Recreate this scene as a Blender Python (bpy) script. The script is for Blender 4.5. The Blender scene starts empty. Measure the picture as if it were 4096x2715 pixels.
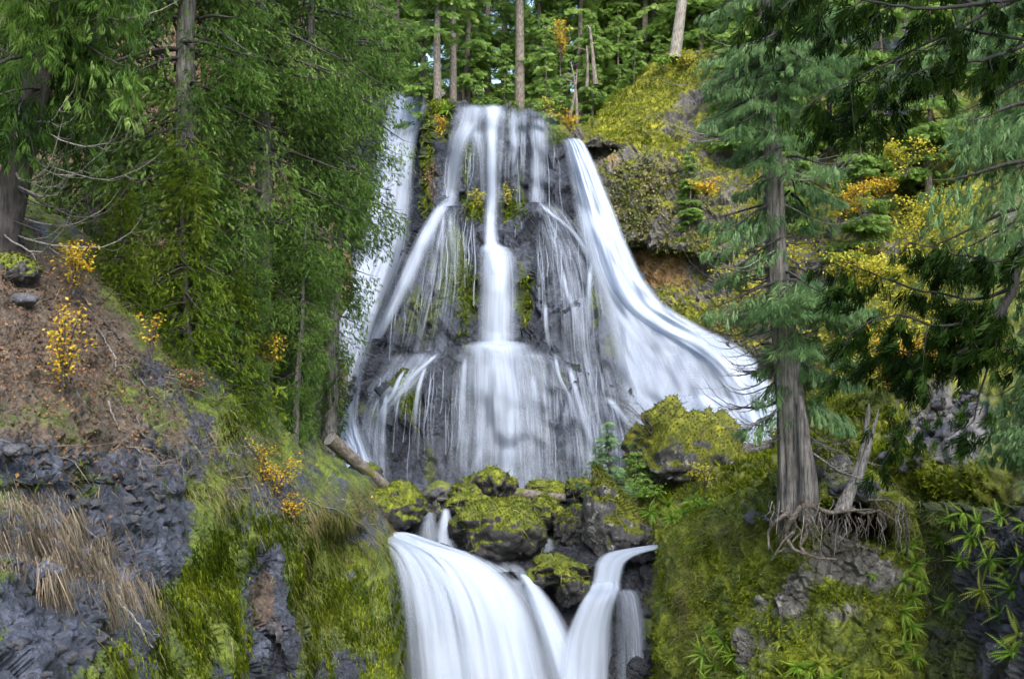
import bpy, math, random
import numpy as np
from mathutils import Vector

# ------------------------------------------------------------------ camera, world, sun, exposure
scene = bpy.context.scene
FPX = 1100.0                      # focal length in pixels of a 1024 px wide frame
cam_d = bpy.data.cameras.new('camera'); cam_d.sensor_width = 36.0; cam_d.lens = 36.0 * FPX / 1024.0
cam_d.clip_start = 0.1; cam_d.clip_end = 3000.0
cam = bpy.data.objects.new('camera', cam_d); scene.collection.objects.link(cam)
cam.location = (0, 0, 0); cam.rotation_euler = (math.radians(90), 0, 0)
scene.camera = cam
SUN_EL, SUN_ROT = math.radians(50), math.radians(165)
world = bpy.data.worlds.new('World'); scene.world = world; world.use_nodes = True
wn = world.node_tree.nodes; wl = world.node_tree.links
bg = wn['Background']
sky = wn.new('ShaderNodeTexSky'); sky.sky_type = 'NISHITA'; sky.sun_disc = False
sky.sun_elevation = SUN_EL; sky.sun_rotation = SUN_ROT; sky.air_density = 1.0; sky.dust_density = 3.0; sky.ozone_density = 1.0
wl.new(sky.outputs[0], bg.inputs[0]); bg.inputs[1].default_value = 0.15
sun_d = bpy.data.lights.new('sun', 'SUN'); sun_d.energy = 1.5; sun_d.angle = math.radians(40); sun_d.color = (1.0, 0.96, 0.9)
sun = bpy.data.objects.new('sun', sun_d); scene.collection.objects.link(sun)
sv = Vector((math.sin(SUN_ROT) * math.cos(SUN_EL), math.cos(SUN_ROT) * math.cos(SUN_EL), math.sin(SUN_EL)))
sun.rotation_euler = (-sv).to_track_quat('-Z', 'Y').to_euler()
scene.view_settings.view_transform = 'Standard'; scene.view_settings.look = 'None'
scene.view_settings.gamma = 1.0; scene.view_settings.use_curve_mapping = False
scene.view_settings.exposure = 1.7
cy = scene.cycles
cy.use_denoising = True; cy.denoising_prefilter = 'FAST'; cy.denoising_input_passes = 'RGB_ALBEDO_NORMAL'; cy.max_bounces = 8; cy.diffuse_bounces = 4; cy.glossy_bounces = 2
cy.transmission_bounces = 4; cy.transparent_max_bounces = 24; cy.volume_bounces = 0
cy.caustics_reflective = False; cy.caustics_refractive = False

COL = scene.collection
RNG = np.random.default_rng(7)

# ------------------------------------------------------------------ maths helpers
def W(px, py, Y):
    px, py, Y = np.broadcast_arrays(np.asarray(px, float), np.asarray(py, float), np.asarray(Y, float))
    return np.stack([(px - 512) / FPX * Y, Y, (339 - py) / FPX * Y], -1)

def sstep(x, a=0.0, b=1.0):
    t = np.clip((x - a) / (b - a), 0, 1); return t * t * (3 - 2 * t)

def h3(i, j, k, s):
    n = (i.astype(np.int64) * 374761393 + j.astype(np.int64) * 668265263 + k.astype(np.int64) * 2147483647 + s * 1274126177) & 0xffffffff
    n = ((n ^ (n >> 13)) * 1274126177) & 0xffffffff
    n = ((n ^ (n >> 16)) * 2246822519) & 0xffffffff
    return ((n ^ (n >> 15)) & 0xffffff) / float(0xffffff)

def vnoise(p, seed=0):
    f = np.floor(p); d = p - f; f = f.astype(np.int64); d = d * d * (3 - 2 * d)
    x, y, z = f[..., 0], f[..., 1], f[..., 2]; u, v, w = d[..., 0], d[..., 1], d[..., 2]
    r = 0
    for a in (0, 1):
        for b in (0, 1):
            for c in (0, 1):
                r = r + h3(x + a, y + b, z + c, seed) * (u if a else 1 - u) * (v if b else 1 - v) * (w if c else 1 - w)
    return r

def fbm(p, octv=4, seed=0, gain=0.5):
    p = np.asarray(p, float); r = 0; a = 1.0; t = 0
    for o in range(octv):
        r = r + a * vnoise(p * 2.0 ** o + o * 17.3, seed + o); t += a; a *= gain
    return r / t                                   # about 0..1

def facets(p, seed=0, tilt=0.6):
    """blocky displacement: every cell is a tilted plane; returns displacement and distance to the joint"""
    p = np.asarray(p, float); f = np.floor(p).astype(np.int64)
    b1 = np.full(p.shape[:-1], 1e9); b2 = b1.copy(); disp = np.zeros(p.shape[:-1])
    for a in (-1, 0, 1):
        for b in (-1, 0, 1):
            for c in (-1, 0, 1):
                i, j, k = f[..., 0] + a, f[..., 1] + b, f[..., 2] + c
                r0, r1, r2 = h3(i, j, k, seed), h3(i, j, k, seed + 1), h3(i, j, k, seed + 2)
                dx, dy, dz = p[..., 0] - (i + r0), p[..., 1] - (j + r1), p[..., 2] - (k + r2)
                q = dx * dx + dy * dy + dz * dz
                near = q < b1
                b2 = np.where(near, b1, np.minimum(b2, q)); b1 = np.where(near, q, b1)
                o = h3(i, j, k, seed + 3) - 0.5
                pl = (h3(i, j, k, seed + 4) - .5) * dx + (h3(i, j, k, seed + 5) - .5) * dy + (h3(i, j, k, seed + 6) - .5) * dz
                disp = np.where(near, o + tilt * 2 * pl, disp)
    return disp, np.sqrt(b2) - np.sqrt(b1)

class TPS:
    """smooth depth through control points (px, py, depth)"""
    def __init__(self, pts, smooth=0.002):
        a = np.array(pts, float); self.c = a[:, :2] / 100.0; n = len(a)
        K = self.k(self.c, self.c) + np.eye(n) * smooth
        Pm = np.c_[np.ones(n), self.c]
        A = np.block([[K, Pm], [Pm.T, np.zeros((3, 3))]])
        self.w = np.linalg.solve(A, np.r_[a[:, 2], 0, 0, 0])
    def k(self, a, b):
        r2 = ((a[:, None, :] - b[None]) ** 2).sum(-1); return np.where(r2 > 0, 0.5 * r2 * np.log(r2 + 1e-12), 0)
    def __call__(self, px, py):
        px, py = np.broadcast_arrays(np.asarray(px, float), np.asarray(py, float))
        q = np.stack([px.ravel(), py.ravel()], -1) / 100.0
        v = self.k(q, self.c) @ self.w[:-3] + self.w[-3] + q @ self.w[-2:]
        return v.reshape(px.shape)

def poly(pts):
    a = np.array(sorted(pts), float)
    return lambda x: np.interp(x, a[:, 0], a[:, 1])

def blobs(px, py, lst):
    r = np.zeros(np.shape(px))
    for cx, cy_, rx, ry, am in lst:
        d = ((px - cx) / rx) ** 2 + ((py - cy_) / ry) ** 2
        r = r + am * np.exp(-d ** 1.5)
    return r

def norm(v):
    return v / (np.linalg.norm(v, axis=-1, keepdims=True) + 1e-9)

# ------------------------------------------------------------------ mesh helpers
def make_mesh(name, V, Fc, attrs=None, smooth=True, mat=None):
    me = bpy.data.meshes.new(name)
    V = np.ascontiguousarray(V, np.float32).reshape(-1, 3)
    if not isinstance(Fc, list): Fc = [Fc]
    Fc = [np.asarray(f, np.int32) for f in Fc if len(f)]
    me.vertices.add(len(V)); me.vertices.foreach_set('co', V.ravel())
    nl = sum(f.size for f in Fc); npoly = sum(len(f) for f in Fc)
    me.loops.add(nl); me.loops.foreach_set('vertex_index', np.concatenate([f.ravel() for f in Fc]))
    me.polygons.add(npoly)
    st = []; o = 0
    for f in Fc:
        k = f.shape[1]; st.append(o + np.arange(len(f)) * k); o += f.size
    me.polygons.foreach_set('loop_start', np.concatenate(st).astype(np.int32))
    if attrs:
        for an, av in attrs.items():
            av = np.asarray(av, np.float32)
            if av.ndim == 2:
                me.attributes.new(an, 'FLOAT_VECTOR', 'POINT').data.foreach_set('vector', av.ravel())
            else:
                me.attributes.new(an, 'FLOAT', 'POINT').data.foreach_set('value', av.ravel())
    me.update(calc_edges=True)
    me.polygons.foreach_set('use_smooth', np.full(npoly, bool(smooth)))
    if mat: me.materials.append(mat)
    return me

def add_obj(name, data, parent=None, loc=None, label=None, cat=None, group=None, kind=None):
    o = bpy.data.objects.new(name, data); COL.objects.link(o)
    if parent is not None: o.parent = parent
    if loc is not None: o.location = Vector([float(c) for c in loc])
    tag(o, label, cat, group, kind)
    return o

def tag(o, label=None, cat=None, group=None, kind=None):
    if label: o['label'] = label
    if cat: o['category'] = cat
    if group: o['group'] = group
    if kind: o['kind'] = kind

def thing(name, loc, label, cat, group=None):
    return add_obj(name, None, None, loc, label, cat, group)

def copy_tree(o, loc, rz, sc, label, cat=None, group=None, tilt=(0, 0)):
    r = o.copy(); COL.objects.link(r); r.location = Vector([float(c) for c in loc])
    r.rotation_euler = (tilt[0], tilt[1], rz); r.scale = (sc,) * 3 if np.isscalar(sc) else sc
    r['label'] = label
    if cat: r['category'] = cat
    if group: r['group'] = group
    elif 'group' in r: del r['group']
    for ch in o.children:
        c = ch.copy(); COL.objects.link(c); c.parent = r
    return r

def grid_faces(nv, nu):
    i = np.arange(nv * nu).reshape(nv, nu)
    return np.stack([i[:-1, :-1], i[1:, :-1], i[1:, 1:], i[:-1, 1:]], -1).reshape(-1, 4)

def grid_normals(P):
    du = np.gradient(P, axis=1); dv = np.gradient(P, axis=0)
    n = norm(np.cross(dv, du))
    return n

class Soup:
    """collects pieces into one mesh"""
    def __init__(self): self.V = []; self.F3 = []; self.F4 = []; self.A = []; self.n = 0
    def add(self, V, Fc, a=None):
        V = np.asarray(V, float).reshape(-1, 3); Fc = np.asarray(Fc)
        (self.F3 if Fc.shape[1] == 3 else self.F4).append(Fc + self.n)
        self.V.append(V); self.A.append(np.full(len(V), 0.5) if a is None else np.broadcast_to(a, (len(V),)))
        self.n += len(V)
    def mesh(self, name, mat, smooth=True, attr='tint'):
        fs = []
        if self.F3: fs.append(np.concatenate(self.F3))
        if self.F4: fs.append(np.concatenate(self.F4))
        return make_mesh(name, np.concatenate(self.V), fs, {attr: np.concatenate(self.A)}, smooth, mat)

def tube(pts, rad, sides=5):
    pts = np.asarray(pts, float); n = len(pts); rad = np.broadcast_to(rad, (n,))
    t = norm(np.gradient(pts, axis=0)); ref = np.array([0.31, 0.22, 0.92])
    if abs(t.mean(0) @ ref) > .85 * np.linalg.norm(t.mean(0)): ref = np.array([0.9, 0.3, 0.1])
    a = norm(np.cross(t, ref)); b = np.cross(t, a)
    th = np.linspace(0, 2 * np.pi, sides, endpoint=False)
    V = pts[:, None] + rad[:, None, None] * (np.cos(th)[None, :, None] * a[:, None] + np.sin(th)[None, :, None] * b[:, None])
    i = np.arange(n * sides).reshape(n, sides); j = np.roll(i, -1, 1)
    Fc = np.stack([i[:-1], j[:-1], j[1:], i[1:]], -1).reshape(-1, 4)
    return V.reshape(-1, 3), Fc

def scatter(TV, TF, X, Z, T, S, tint):
    """copies of a template: x axis X, normal near Z, origin T, scale S; returns one mesh"""
    X = norm(X); Yv = norm(np.cross(Z, X)); Zv = np.cross(X, Yv)
    M = np.stack([X, Yv, Zv], 1) * np.asarray(S)[:, None, None]
    V = np.einsum('mk,nkj->nmj', TV, M) + T[:, None]
    m = len(TV); n = len(T)
    Fc = (TF[None] + (np.arange(n) * m)[:, None, None]).reshape(-1, TF.shape[1])
    return V.reshape(-1, 3), Fc, np.repeat(tint, m)

# ------------------------------------------------------------------ materials
def nodes(name):
    m = bpy.data.materials.new(name); m.use_nodes = True
    nt = m.node_tree; nt.nodes.clear()
    return m, nt.nodes, nt.links

def mk(ns, t, **kw):
    n = ns.new(t)
    for k, v in kw.items(): setattr(n, k, v)
    return n

def ramp(ns, cols, interp='LINEAR'):
    r = ns.new('ShaderNodeValToRGB'); cr = r.color_ramp; cr.interpolation = interp
    while len(cr.elements) < len(cols): cr.elements.new(0.5)
    for e, (p, c) in zip(cr.elements, cols):
        e.position = p; e.color = (*c, 1)
    return r

def math_(ns, ls, op, a, b=None, clamp=False):
    n = ns.new('ShaderNodeMath'); n.operation = op; n.use_clamp = clamp
    for i, v in enumerate((a, b)):
        if v is None: continue
        if isinstance(v, (int, float)): n.inputs[i].default_value = v
        else: ls.new(v, n.inputs[i])
    return n.outputs[0]

def noise_(ns, ls, vec, scale, detail=4, rough=0.55):
    n = ns.new('ShaderNodeTexNoise'); n.inputs['Scale'].default_value = scale
    n.inputs['Detail'].default_value = detail; n.inputs['Roughness'].default_value = rough
    if vec is not None: ls.new(vec, n.inputs['Vector'])
    return n.outputs['Fac']

def mixc(ns, ls, fac, a, b):
    n = ns.new('ShaderNodeMix'); n.data_type = 'RGBA'
    ls.new(fac, n.inputs[0])
    for sock, v in ((n.inputs[6], a), (n.inputs[7], b)):
        if isinstance(v, tuple): sock.default_value = (*v, 1)
        else: ls.new(v, sock)
    return n.outputs[2]

def smooth_(ns, ls, x, lo, hi):
    n = ns.new('ShaderNodeMapRange'); n.interpolation_type = 'SMOOTHSTEP'
    n.inputs['From Min'].default_value = lo; n.inputs['From Max'].default_value = hi
    ls.new(x, n.inputs['Value']); return n.outputs[0]

def mat_terrain(name, rock, moss, soil=((.05, .035, .02), (.12, .075, .04), (.2, .14, .08)), rough=.55, bump=.35, mscale=1.0, rscale=1.0, light=(.3, .3, .29), lightamt=.0):
    """bare rock + moss + soil; the attributes moss and soil say where each one lies"""
    m, ns, ls = nodes(name)
    tc = mk(ns, 'ShaderNodeTexCoord'); vec = tc.outputs['Object']
    am = mk(ns, 'ShaderNodeAttribute', attribute_name='moss').outputs['Fac']
    as_ = mk(ns, 'ShaderNodeAttribute', attribute_name='soil').outputs['Fac']
    n1 = noise_(ns, ls, vec, .9 * rscale, 6, .65); n2 = noise_(ns, ls, vec, 6 * rscale, 5, .7); n3 = noise_(ns, ls, vec, 22, 4, .7)
    rf = math_(ns, ls, 'ADD', math_(ns, ls, 'MULTIPLY', n1, .5), math_(ns, ls, 'MULTIPLY', n2, .5))
    rc = ramp(ns, [(.34, rock[0]), (.5, rock[1]), (.66, rock[2])]); ls.new(rf, rc.inputs[0])
    rcol = rc.outputs[0]
    if lightamt > 0:                                # pale lichen crusts
        nl_ = noise_(ns, ls, vec, 2.6, 5, .75)
        rcol = mixc(ns, ls, math_(ns, ls, 'MULTIPLY', smooth_(ns, ls, nl_, .56, .64), lightamt), rcol, light)
    sc_ = ramp(ns, [(.3, soil[0]), (.5, soil[1]), (.7, soil[2])]); ls.new(n2, sc_.inputs[0])
    mf = math_(ns, ls, 'ADD', math_(ns, ls, 'MULTIPLY', noise_(ns, ls, vec, 1.3 * mscale, 4, .6), .6), math_(ns, ls, 'MULTIPLY', noise_(ns, ls, vec, 14 * mscale, 4, .7), .4))
    mc = ramp(ns, [(.34, moss[0]), (.5, moss[1]), (.64, moss[2])]); ls.new(mf, mc.inputs[0])
    jag = math_(ns, ls, 'MULTIPLY', math_(ns, ls, 'SUBTRACT', math_(ns, ls, 'ADD', math_(ns, ls, 'MULTIPLY', n2, .6), math_(ns, ls, 'MULTIPLY', n3, .4)), .5), 1.6)
    sfac = smooth_(ns, ls, math_(ns, ls, 'ADD', as_, jag), .4, .6)
    mfac = smooth_(ns, ls, math_(ns, ls, 'ADD', am, jag), .42, .58)
    c = mixc(ns, ls, sfac, rcol, sc_.outputs[0]); c = mixc(ns, ls, mfac, c, mc.outputs[0])
    b = mk(ns, 'ShaderNodeBsdfPrincipled'); ls.new(c, b.inputs['Base Color'])
    rr = mk(ns, 'ShaderNodeMapRange'); rr.inputs['To Min'].default_value = rough; rr.inputs['To Max'].default_value = .95
    ls.new(math_(ns, ls, 'MAXIMUM', mfac, sfac), rr.inputs['Value']); ls.new(rr.outputs[0], b.inputs['Roughness'])
    bh = math_(ns, ls, 'ADD', math_(ns, ls, 'MULTIPLY', n2, 1.0), math_(ns, ls, 'MULTIPLY', n3, .5))
    bp = mk(ns, 'ShaderNodeBump'); bp.inputs['Strength'].default_value = bump * 2; bp.inputs['Distance'].default_value = .12
    ls.new(bh, bp.inputs['Height']); ls.new(bp.outputs[0], b.inputs['Normal'])
    o = mk(ns, 'ShaderNodeOutputMaterial'); ls.new(b.outputs[0], o.inputs[0])
    return m

def mat_leaf(name, cols, trans=.35, rough=.5, spec=.3):
    """leaf colours run along the tint attribute"""
    m, ns, ls = nodes(name)
    a = mk(ns, 'ShaderNodeAttribute', attribute_name='tint').outputs['Fac']
    r = ramp(ns, [(i / (len(cols) - 1), c) for i, c in enumerate(cols)]); ls.new(a, r.inputs[0])
    b = mk(ns, 'ShaderNodeBsdfPrincipled'); ls.new(r.outputs[0], b.inputs['Base Color'])
    b.inputs['Roughness'].default_value = rough; b.inputs['Specular IOR Level'].default_value = spec
    t = mk(ns, 'ShaderNodeBsdfTranslucent'); ls.new(r.outputs[0], t.inputs[0])
    x = mk(ns, 'ShaderNodeMixShader'); x.inputs[0].default_value = trans
    ls.new(b.outputs[0], x.inputs[1]); ls.new(t.outputs[0], x.inputs[2])
    o = mk(ns, 'ShaderNodeOutputMaterial'); ls.new(x.outputs[0], o.inputs[0])
    return m

def mat_bark(name, dark, light, stretch=(7, 7, .5), rough=.85, mossc=None):
    m, ns, ls = nodes(name)
    tc = mk(ns, 'ShaderNodeTexCoord'); mp = mk(ns, 'ShaderNodeMapping'); mp.inputs['Scale'].default_value = stretch
    ls.new(tc.outputs['Object'], mp.inputs[0])
    n1 = noise_(ns, ls, mp.outputs[0], 2.2, 6, .7); n2 = noise_(ns, ls, tc.outputs['Object'], 3, 5, .6)
    f = math_(ns, ls, 'ADD', math_(ns, ls, 'MULTIPLY', n1, .75), math_(ns, ls, 'MULTIPLY', n2, .25))
    r = ramp(ns, [(.4, dark), (.6, light)]); ls.new(f, r.inputs[0]); c = r.outputs[0]
    if mossc:
        c = mixc(ns, ls, smooth_(ns, ls, noise_(ns, ls, tc.outputs['Object'], 1.4, 5, .6), .52, .62), c, mossc)
    b = mk(ns, 'ShaderNodeBsdfPrincipled'); ls.new(c, b.inputs['Base Color']); b.inputs['Roughness'].default_value = rough
    bp = mk(ns, 'ShaderNodeBump'); bp.inputs['Strength'].default_value = .9; bp.inputs['Distance'].default_value = .09
    ls.new(f, bp.inputs['Height']); ls.new(bp.outputs[0], b.inputs['Normal'])
    o = mk(ns, 'ShaderNodeOutputMaterial'); ls.new(b.outputs[0], o.inputs[0])
    return m

def mat_water(name, across=3.0, along=.12, soft=.25, fine=.35, amp=1.0):
    """falling water: white threads with clear gaps; flow attribute = metres across, metres along, density; edge attribute = 0 at the rim"""
    m, ns, ls = nodes(name)
    fl = mk(ns, 'ShaderNodeAttribute', attribute_name='flow').outputs['Vector']
    ed = mk(ns, 'ShaderNodeAttribute', attribute_name='edge').outputs['Fac']
    de = mk(ns, 'ShaderNodeAttribute', attribute_name='dens').outputs['Fac']
    mp = mk(ns, 'ShaderNodeMapping'); mp.inputs['Scale'].default_value = (across, along, 1); ls.new(fl, mp.inputs[0])
    mp2 = mk(ns, 'ShaderNodeMapping'); mp2.inputs['Scale'].default_value = (across * 4.5, along * 2.2, 1); ls.new(fl, mp2.inputs[0])
    n1 = noise_(ns, ls, mp.outputs[0], 1, 3, .5); n2 = noise_(ns, ls, mp2.outputs[0], 1, 3, .6)
    s = math_(ns, ls, 'ADD', math_(ns, ls, 'MULTIPLY', math_(ns, ls, 'SUBTRACT', n1, .5), 2.2 * amp * (1 - fine)), math_(ns, ls, 'MULTIPLY', math_(ns, ls, 'SUBTRACT', n2, .5), 2.2 * amp * fine))
    e = smooth_(ns, ls, math_(ns, ls, 'ADD', ed, math_(ns, ls, 'MULTIPLY', math_(ns, ls, 'SUBTRACT', n2, .5), .25)), .0, soft)
    al = math_(ns, ls, 'MULTIPLY', math_(ns, ls, 'ADD', s, de), e, True)
    d = mk(ns, 'ShaderNodeBsdfDiffuse'); d.inputs[0].default_value = (.52, .6, .72, 1)
    t = mk(ns, 'ShaderNodeBsdfTranslucent'); t.inputs[0].default_value = (.5, .58, .71, 1)
    x = mk(ns, 'ShaderNodeMixShader'); x.inputs[0].default_value = .4
    ls.new(d.outputs[0], x.inputs[1]); ls.new(t.outputs[0], x.inputs[2])
    tr = mk(ns, 'ShaderNodeBsdfTransparent')
    y = mk(ns, 'ShaderNodeMixShader'); ls.new(al, y.inputs[0]); ls.new(tr.outputs[0], y.inputs[1]); ls.new(x.outputs[0], y.inputs[2])
    o = mk(ns, 'ShaderNodeOutputMaterial'); ls.new(y.outputs[0], o.inputs[0])
    return m

BASALT = ((.01, .013, .019), (.04, .049, .07), (.13, .15, .2))
MOSS = ((.03, .045, .008), (.10, .13, .014), (.24, .26, .03))
M = {}
M['cliff'] = mat_terrain('wet_basalt_cliff', BASALT, ((.018, .03, .008), (.05, .075, .014), (.13, .15, .025)), rough=.42, bump=.9, rscale=.7)
M['low_cliff'] = mat_terrain('wet_dark_basalt', ((.005, .006, .008), (.017, .019, .025), (.07, .075, .095)), ((.014, .024, .005), (.05, .07, .01), (.13, .16, .02)), rough=.25, bump=.5)
M['bank'] = mat_terrain('left_bank_rock', ((.006, .008, .012), (.032, .04, .06), (.115, .132, .185)), ((.02, .034, .005), (.066, .1, .01), (.16, .21, .02)), soil=((.03, .023, .018), (.085, .065, .048), (.16, .125, .09)), rough=.6, bump=.5)
M['bluff'] = mat_terrain('mossy_bluff', ((.025, .025, .022), (.11, .107, .095), (.27, .26, .235)), ((.02, .033, .004), (.082, .112, .008), (.26, .3, .022)), rough=.75, bump=.5, light=(.4, .4, .36), lightamt=.6)
M['mound'] = mat_terrain('mossy_crag', ((.025, .024, .022), (.09, .085, .075), (.22, .21, .19)), ((.04, .05, .005), (.12, .13, .009), (.34, .33, .022)), soil=((.1, .06, .025), (.24, .15, .06), (.36, .24, .1)), rough=.8, bump=.5)
M['hill'] = mat_terrain('forest_slope', ((.05, .05, .05), (.12, .12, .12), (.25, .25, .26)), ((.022, .034, .005), (.075, .095, .009), (.21, .22, .02)), rough=.8)
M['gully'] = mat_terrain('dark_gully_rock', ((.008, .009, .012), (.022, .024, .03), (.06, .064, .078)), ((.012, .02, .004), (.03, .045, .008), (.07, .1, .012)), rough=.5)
M['boulder'] = mat_terrain('mossy_boulder', ((.006, .006, .007), (.017, .017, .018), (.05, .05, .053)), ((.03, .042, .004), (.09, .115, .008), (.24, .26, .02)), rough=.6, light=(.2, .2, .19), lightamt=.25, mscale=2)
M['grey_boulder'] = mat_terrain('lichen_boulder', ((.012, .012, .013), (.06, .06, .062), (.2, .2, .2)), ((.03, .042, .004), (.1, .115, .008), (.26, .26, .022)), rough=.75, light=(.5, .5, .48), lightamt=.7, mscale=2)
M['stone'] = mat_terrain('grey_stone', ((.02, .021, .025), (.07, .073, .085), (.16, .165, .185)), MOSS, rough=.6, rscale=4)
M['cedar'] = mat_leaf('cedar_fronds', [(.01, .026, .005), (.045, .105, .016), (.12, .22, .036), (.3, .4, .13)], trans=.42)
M['cedar_blue'] = mat_leaf('blue_green_cedar_fronds', [(.04, .085, .035), (.11, .21, .085), (.19, .32, .13), (.3, .42, .2)], trans=.48)
M['hemlock'] = mat_leaf('yellow_green_fronds', [(.022, .046, .004), (.075, .13, .008), (.145, .215, .016), (.28, .33, .05)], trans=.45)
M['dark_cedar'] = mat_leaf('shaded_cedar_fronds', [(.004, .013, .002), (.012, .034, .004), (.03, .066, .008), (.06, .11, .015)], trans=.3, rough=.7, spec=.15)  # canopy shade on the near boughs is put into these darker greens
M['fir'] = mat_leaf('fir_needles', [(.04, .085, .016), (.12, .22, .04), (.2, .33, .065), (.33, .42, .12)], trans=.5)
M['yellow'] = mat_leaf('yellow_leaves', [(.16, .09, .012), (.4, .24, .016), (.55, .39, .03), (.42, .42, .04)], trans=.4)
M['lime'] = mat_leaf('lime_leaves', [(.12, .16, .015), (.28, .3, .025), (.48, .43, .04), (.6, .5, .06)], trans=.4)
M['fern'] = mat_leaf('fern_green', [(.04, .1, .01), (.1, .22, .018), (.19, .33, .035), (.32, .4, .06)], trans=.4)
M['fern_yellow'] = mat_leaf('fern_yellow_green', [(.08, .13, .012), (.18, .26, .025), (.3, .36, .045), (.42, .4, .07)], trans=.4)
M['grass'] = mat_leaf('grass_blades', [(.05, .08, .012), (.12, .15, .025), (.22, .2, .07), (.32, .27, .14)], trans=.3)
M['dry'] = mat_leaf('dry_grass_blades', [(.045, .037, .026), (.10, .082, .058), (.18, .15, .105), (.28, .24, .175)], trans=.2)
M['moss_tuft'] = mat_leaf('moss_tufts', [(.018, .034, .003), (.062, .095, .006), (.16, .2, .013), (.33, .36, .03)], trans=.25, rough=.9, spec=.05)
M['litter'] = mat_leaf('fallen_leaves', [(.045, .03, .02), (.10, .062, .038), (.2, .10, .04), (.5, .32, .05)], trans=.1, rough=.8)
M['bark'] = mat_bark('grey_cedar_bark', (.028, .027, .026), (.2, .192, .182))
M['bark_dark'] = mat_bark('dark_bark', (.012, .011, .011), (.075, .068, .064))
M['bark_fir'] = mat_bark('fir_bark', (.06, .05, .042), (.24, .21, .175), (5, 5, 1.5))
M['bark_pale'] = mat_bark('pale_bark', (.1, .094, .08), (.3, .28, .24), (5, 5, 1.2))
M['bark_shaded'] = mat_bark('shade_darkened_bark', (.002, .002, .002), (.01, .009, .008))  # bark of the near cedar, canopy shade painted in as near-black
M['twig'] = mat_bark('dark_twigs', (.025, .02, .018), (.09, .075, .065), (3, 3, 3))
M['silver'] = mat_bark('silver_dead_wood', (.06, .056, .053), (.3, .288, .275), (9, 9, 1))
M['root'] = mat_bark('weathered_roots', (.025, .02, .016), (.15, .13, .11), (5, 5, 5))
M['log'] = mat_bark('mossy_log', (.06, .05, .042), (.2, .18, .15), (3, 3, 3), mossc=(.09, .1, .012))
M['water'] = mat_water('white_water', across=2.4, along=.08, soft=.95, fine=.4, amp=.5)
M['veil'] = mat_water('thin_water_veil', across=2.6, along=.09, soft=.9, fine=.5, amp=.8)
M['silk'] = mat_water('silky_water', across=1.1, along=.07, soft=.45, fine=.35, amp=.5)

# ------------------------------------------------------------------ large structure: rock and ground as relief sheets
REL = {}
RAW = {}
def hug(name, k=3, b=3):
    """depth of the rough rock as the water meets it: nearest point within a few pixels, then smoothed"""
    x0, x1, T, B, Y, _ = RAW[name]; nv, nu = Y.shape
    def win(A, r, f):
        Ap = np.pad(A, r, mode='edge'); st = np.stack([Ap[i:i + nv, j:j + nu] for i in range(2 * r + 1) for j in range(2 * r + 1)]); return f(st, 0)
    Ym = win(win(Y, k, np.min), b, np.mean)
    def fn(px, py):
        c = np.clip((px - x0) / (x1 - x0) * (nu - 1), 0, nu - 1.001); t = np.interp(c, np.arange(nu), T); bb = np.interp(c, np.arange(nu), B)
        r = np.clip((py - t) / (bb - t) * (nv - 1), 0, nv - 1.001); i, j = r.astype(int), c.astype(int); u, v = r - i, c - j
        return Ym[i, j] * (1 - u) * (1 - v) + Ym[i + 1, j] * u * (1 - v) + Ym[i, j + 1] * (1 - u) * v + Ym[i + 1, j + 1] * u * v
    return fn
def relief(name, x0, x1, nu, top, bot, nv, depth, disp, masks, mat, label, back=None, sides=(0, 0), vpow=1.0, smooth=False):
    px = np.linspace(x0, x1, nu); v = np.linspace(0, 1, nv) ** vpow
    T, B = top(px), bot(px)
    PX = np.broadcast_to(px, (nv, nu)).copy(); PY = T[None] + v[:, None] * (B - T)[None]
    Y = depth(PX, PY); P = W(PX, PY, Y)
    N = grid_normals(P); N = np.where((N * P).sum(-1, keepdims=True) > 0, -N, N)
    P = P + N * disp(P, N, PX, PY)[..., None]
    N = grid_normals(P); N = np.where((N * P).sum(-1, keepdims=True) > 0, -N, N)
    moss, soil = masks(P, N, PX, PY)
    RAW[name] = (x0, x1, T, B, P[..., 1].copy(), vpow)
    G, m, s = P, moss, soil
    if back:
        bk_ = np.array([(0, 0)] + list(back), float); L_ = bk_[-1, 0]; k = int(np.clip(L_ / .22, 10, 34)); yy = L_ * np.linspace(0, 1, k + 1)[1:] ** 1.4; rows = []
        for dy in yy[::-1]:
            q = P[0] + np.array([0, dy, np.interp(dy, bk_[:, 0], bk_[:, 1])]); q[:, 2] += ((fbm(q * .9, 4, 5) - .5) * .9 + (fbm(q * 4, 3, 6) - .5) * .25) * min(dy, 1.0); rows.append(q)
        G = np.concatenate([np.stack(rows), G])
        vr = np.stack([(fbm(r * .9, 3, 77) - .5) * .8 for r in rows])
        m = np.concatenate([np.repeat(m[:1], k, 0) * .3 + .45 + vr, m]); s = np.concatenate([np.repeat(s[:1], k, 0), s])
    NG = grid_normals(G); NG = np.where((NG * G).sum(-1, keepdims=True) > 0, -NG, NG)
    REL[name] = dict(P=G, N=NG, px=512 + FPX * G[..., 0] / G[..., 1], py=339 - FPX * G[..., 2] / G[..., 1], moss=m, soil=s)
    if sides[0]:
        G = np.concatenate([G[:, :1] + np.array([-.3, sides[0], 0]), G], 1); m = np.c_[m[:, :1], m]; s = np.c_[s[:, :1], s]
    if sides[1]:
        G = np.concatenate([G, G[:, -1:] + np.array([.3, sides[1], 0])], 1); m = np.c_[m, m[:, -1:]]; s = np.c_[s, s[:, -1:]]
    me = make_mesh(name, G.reshape(-1, 3), grid_faces(*G.shape[:2]), {'moss': m.ravel(), 'soil': s.ravel()}, smooth, mat)
    return add_obj(name, me, label=label, kind='structure')

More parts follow.
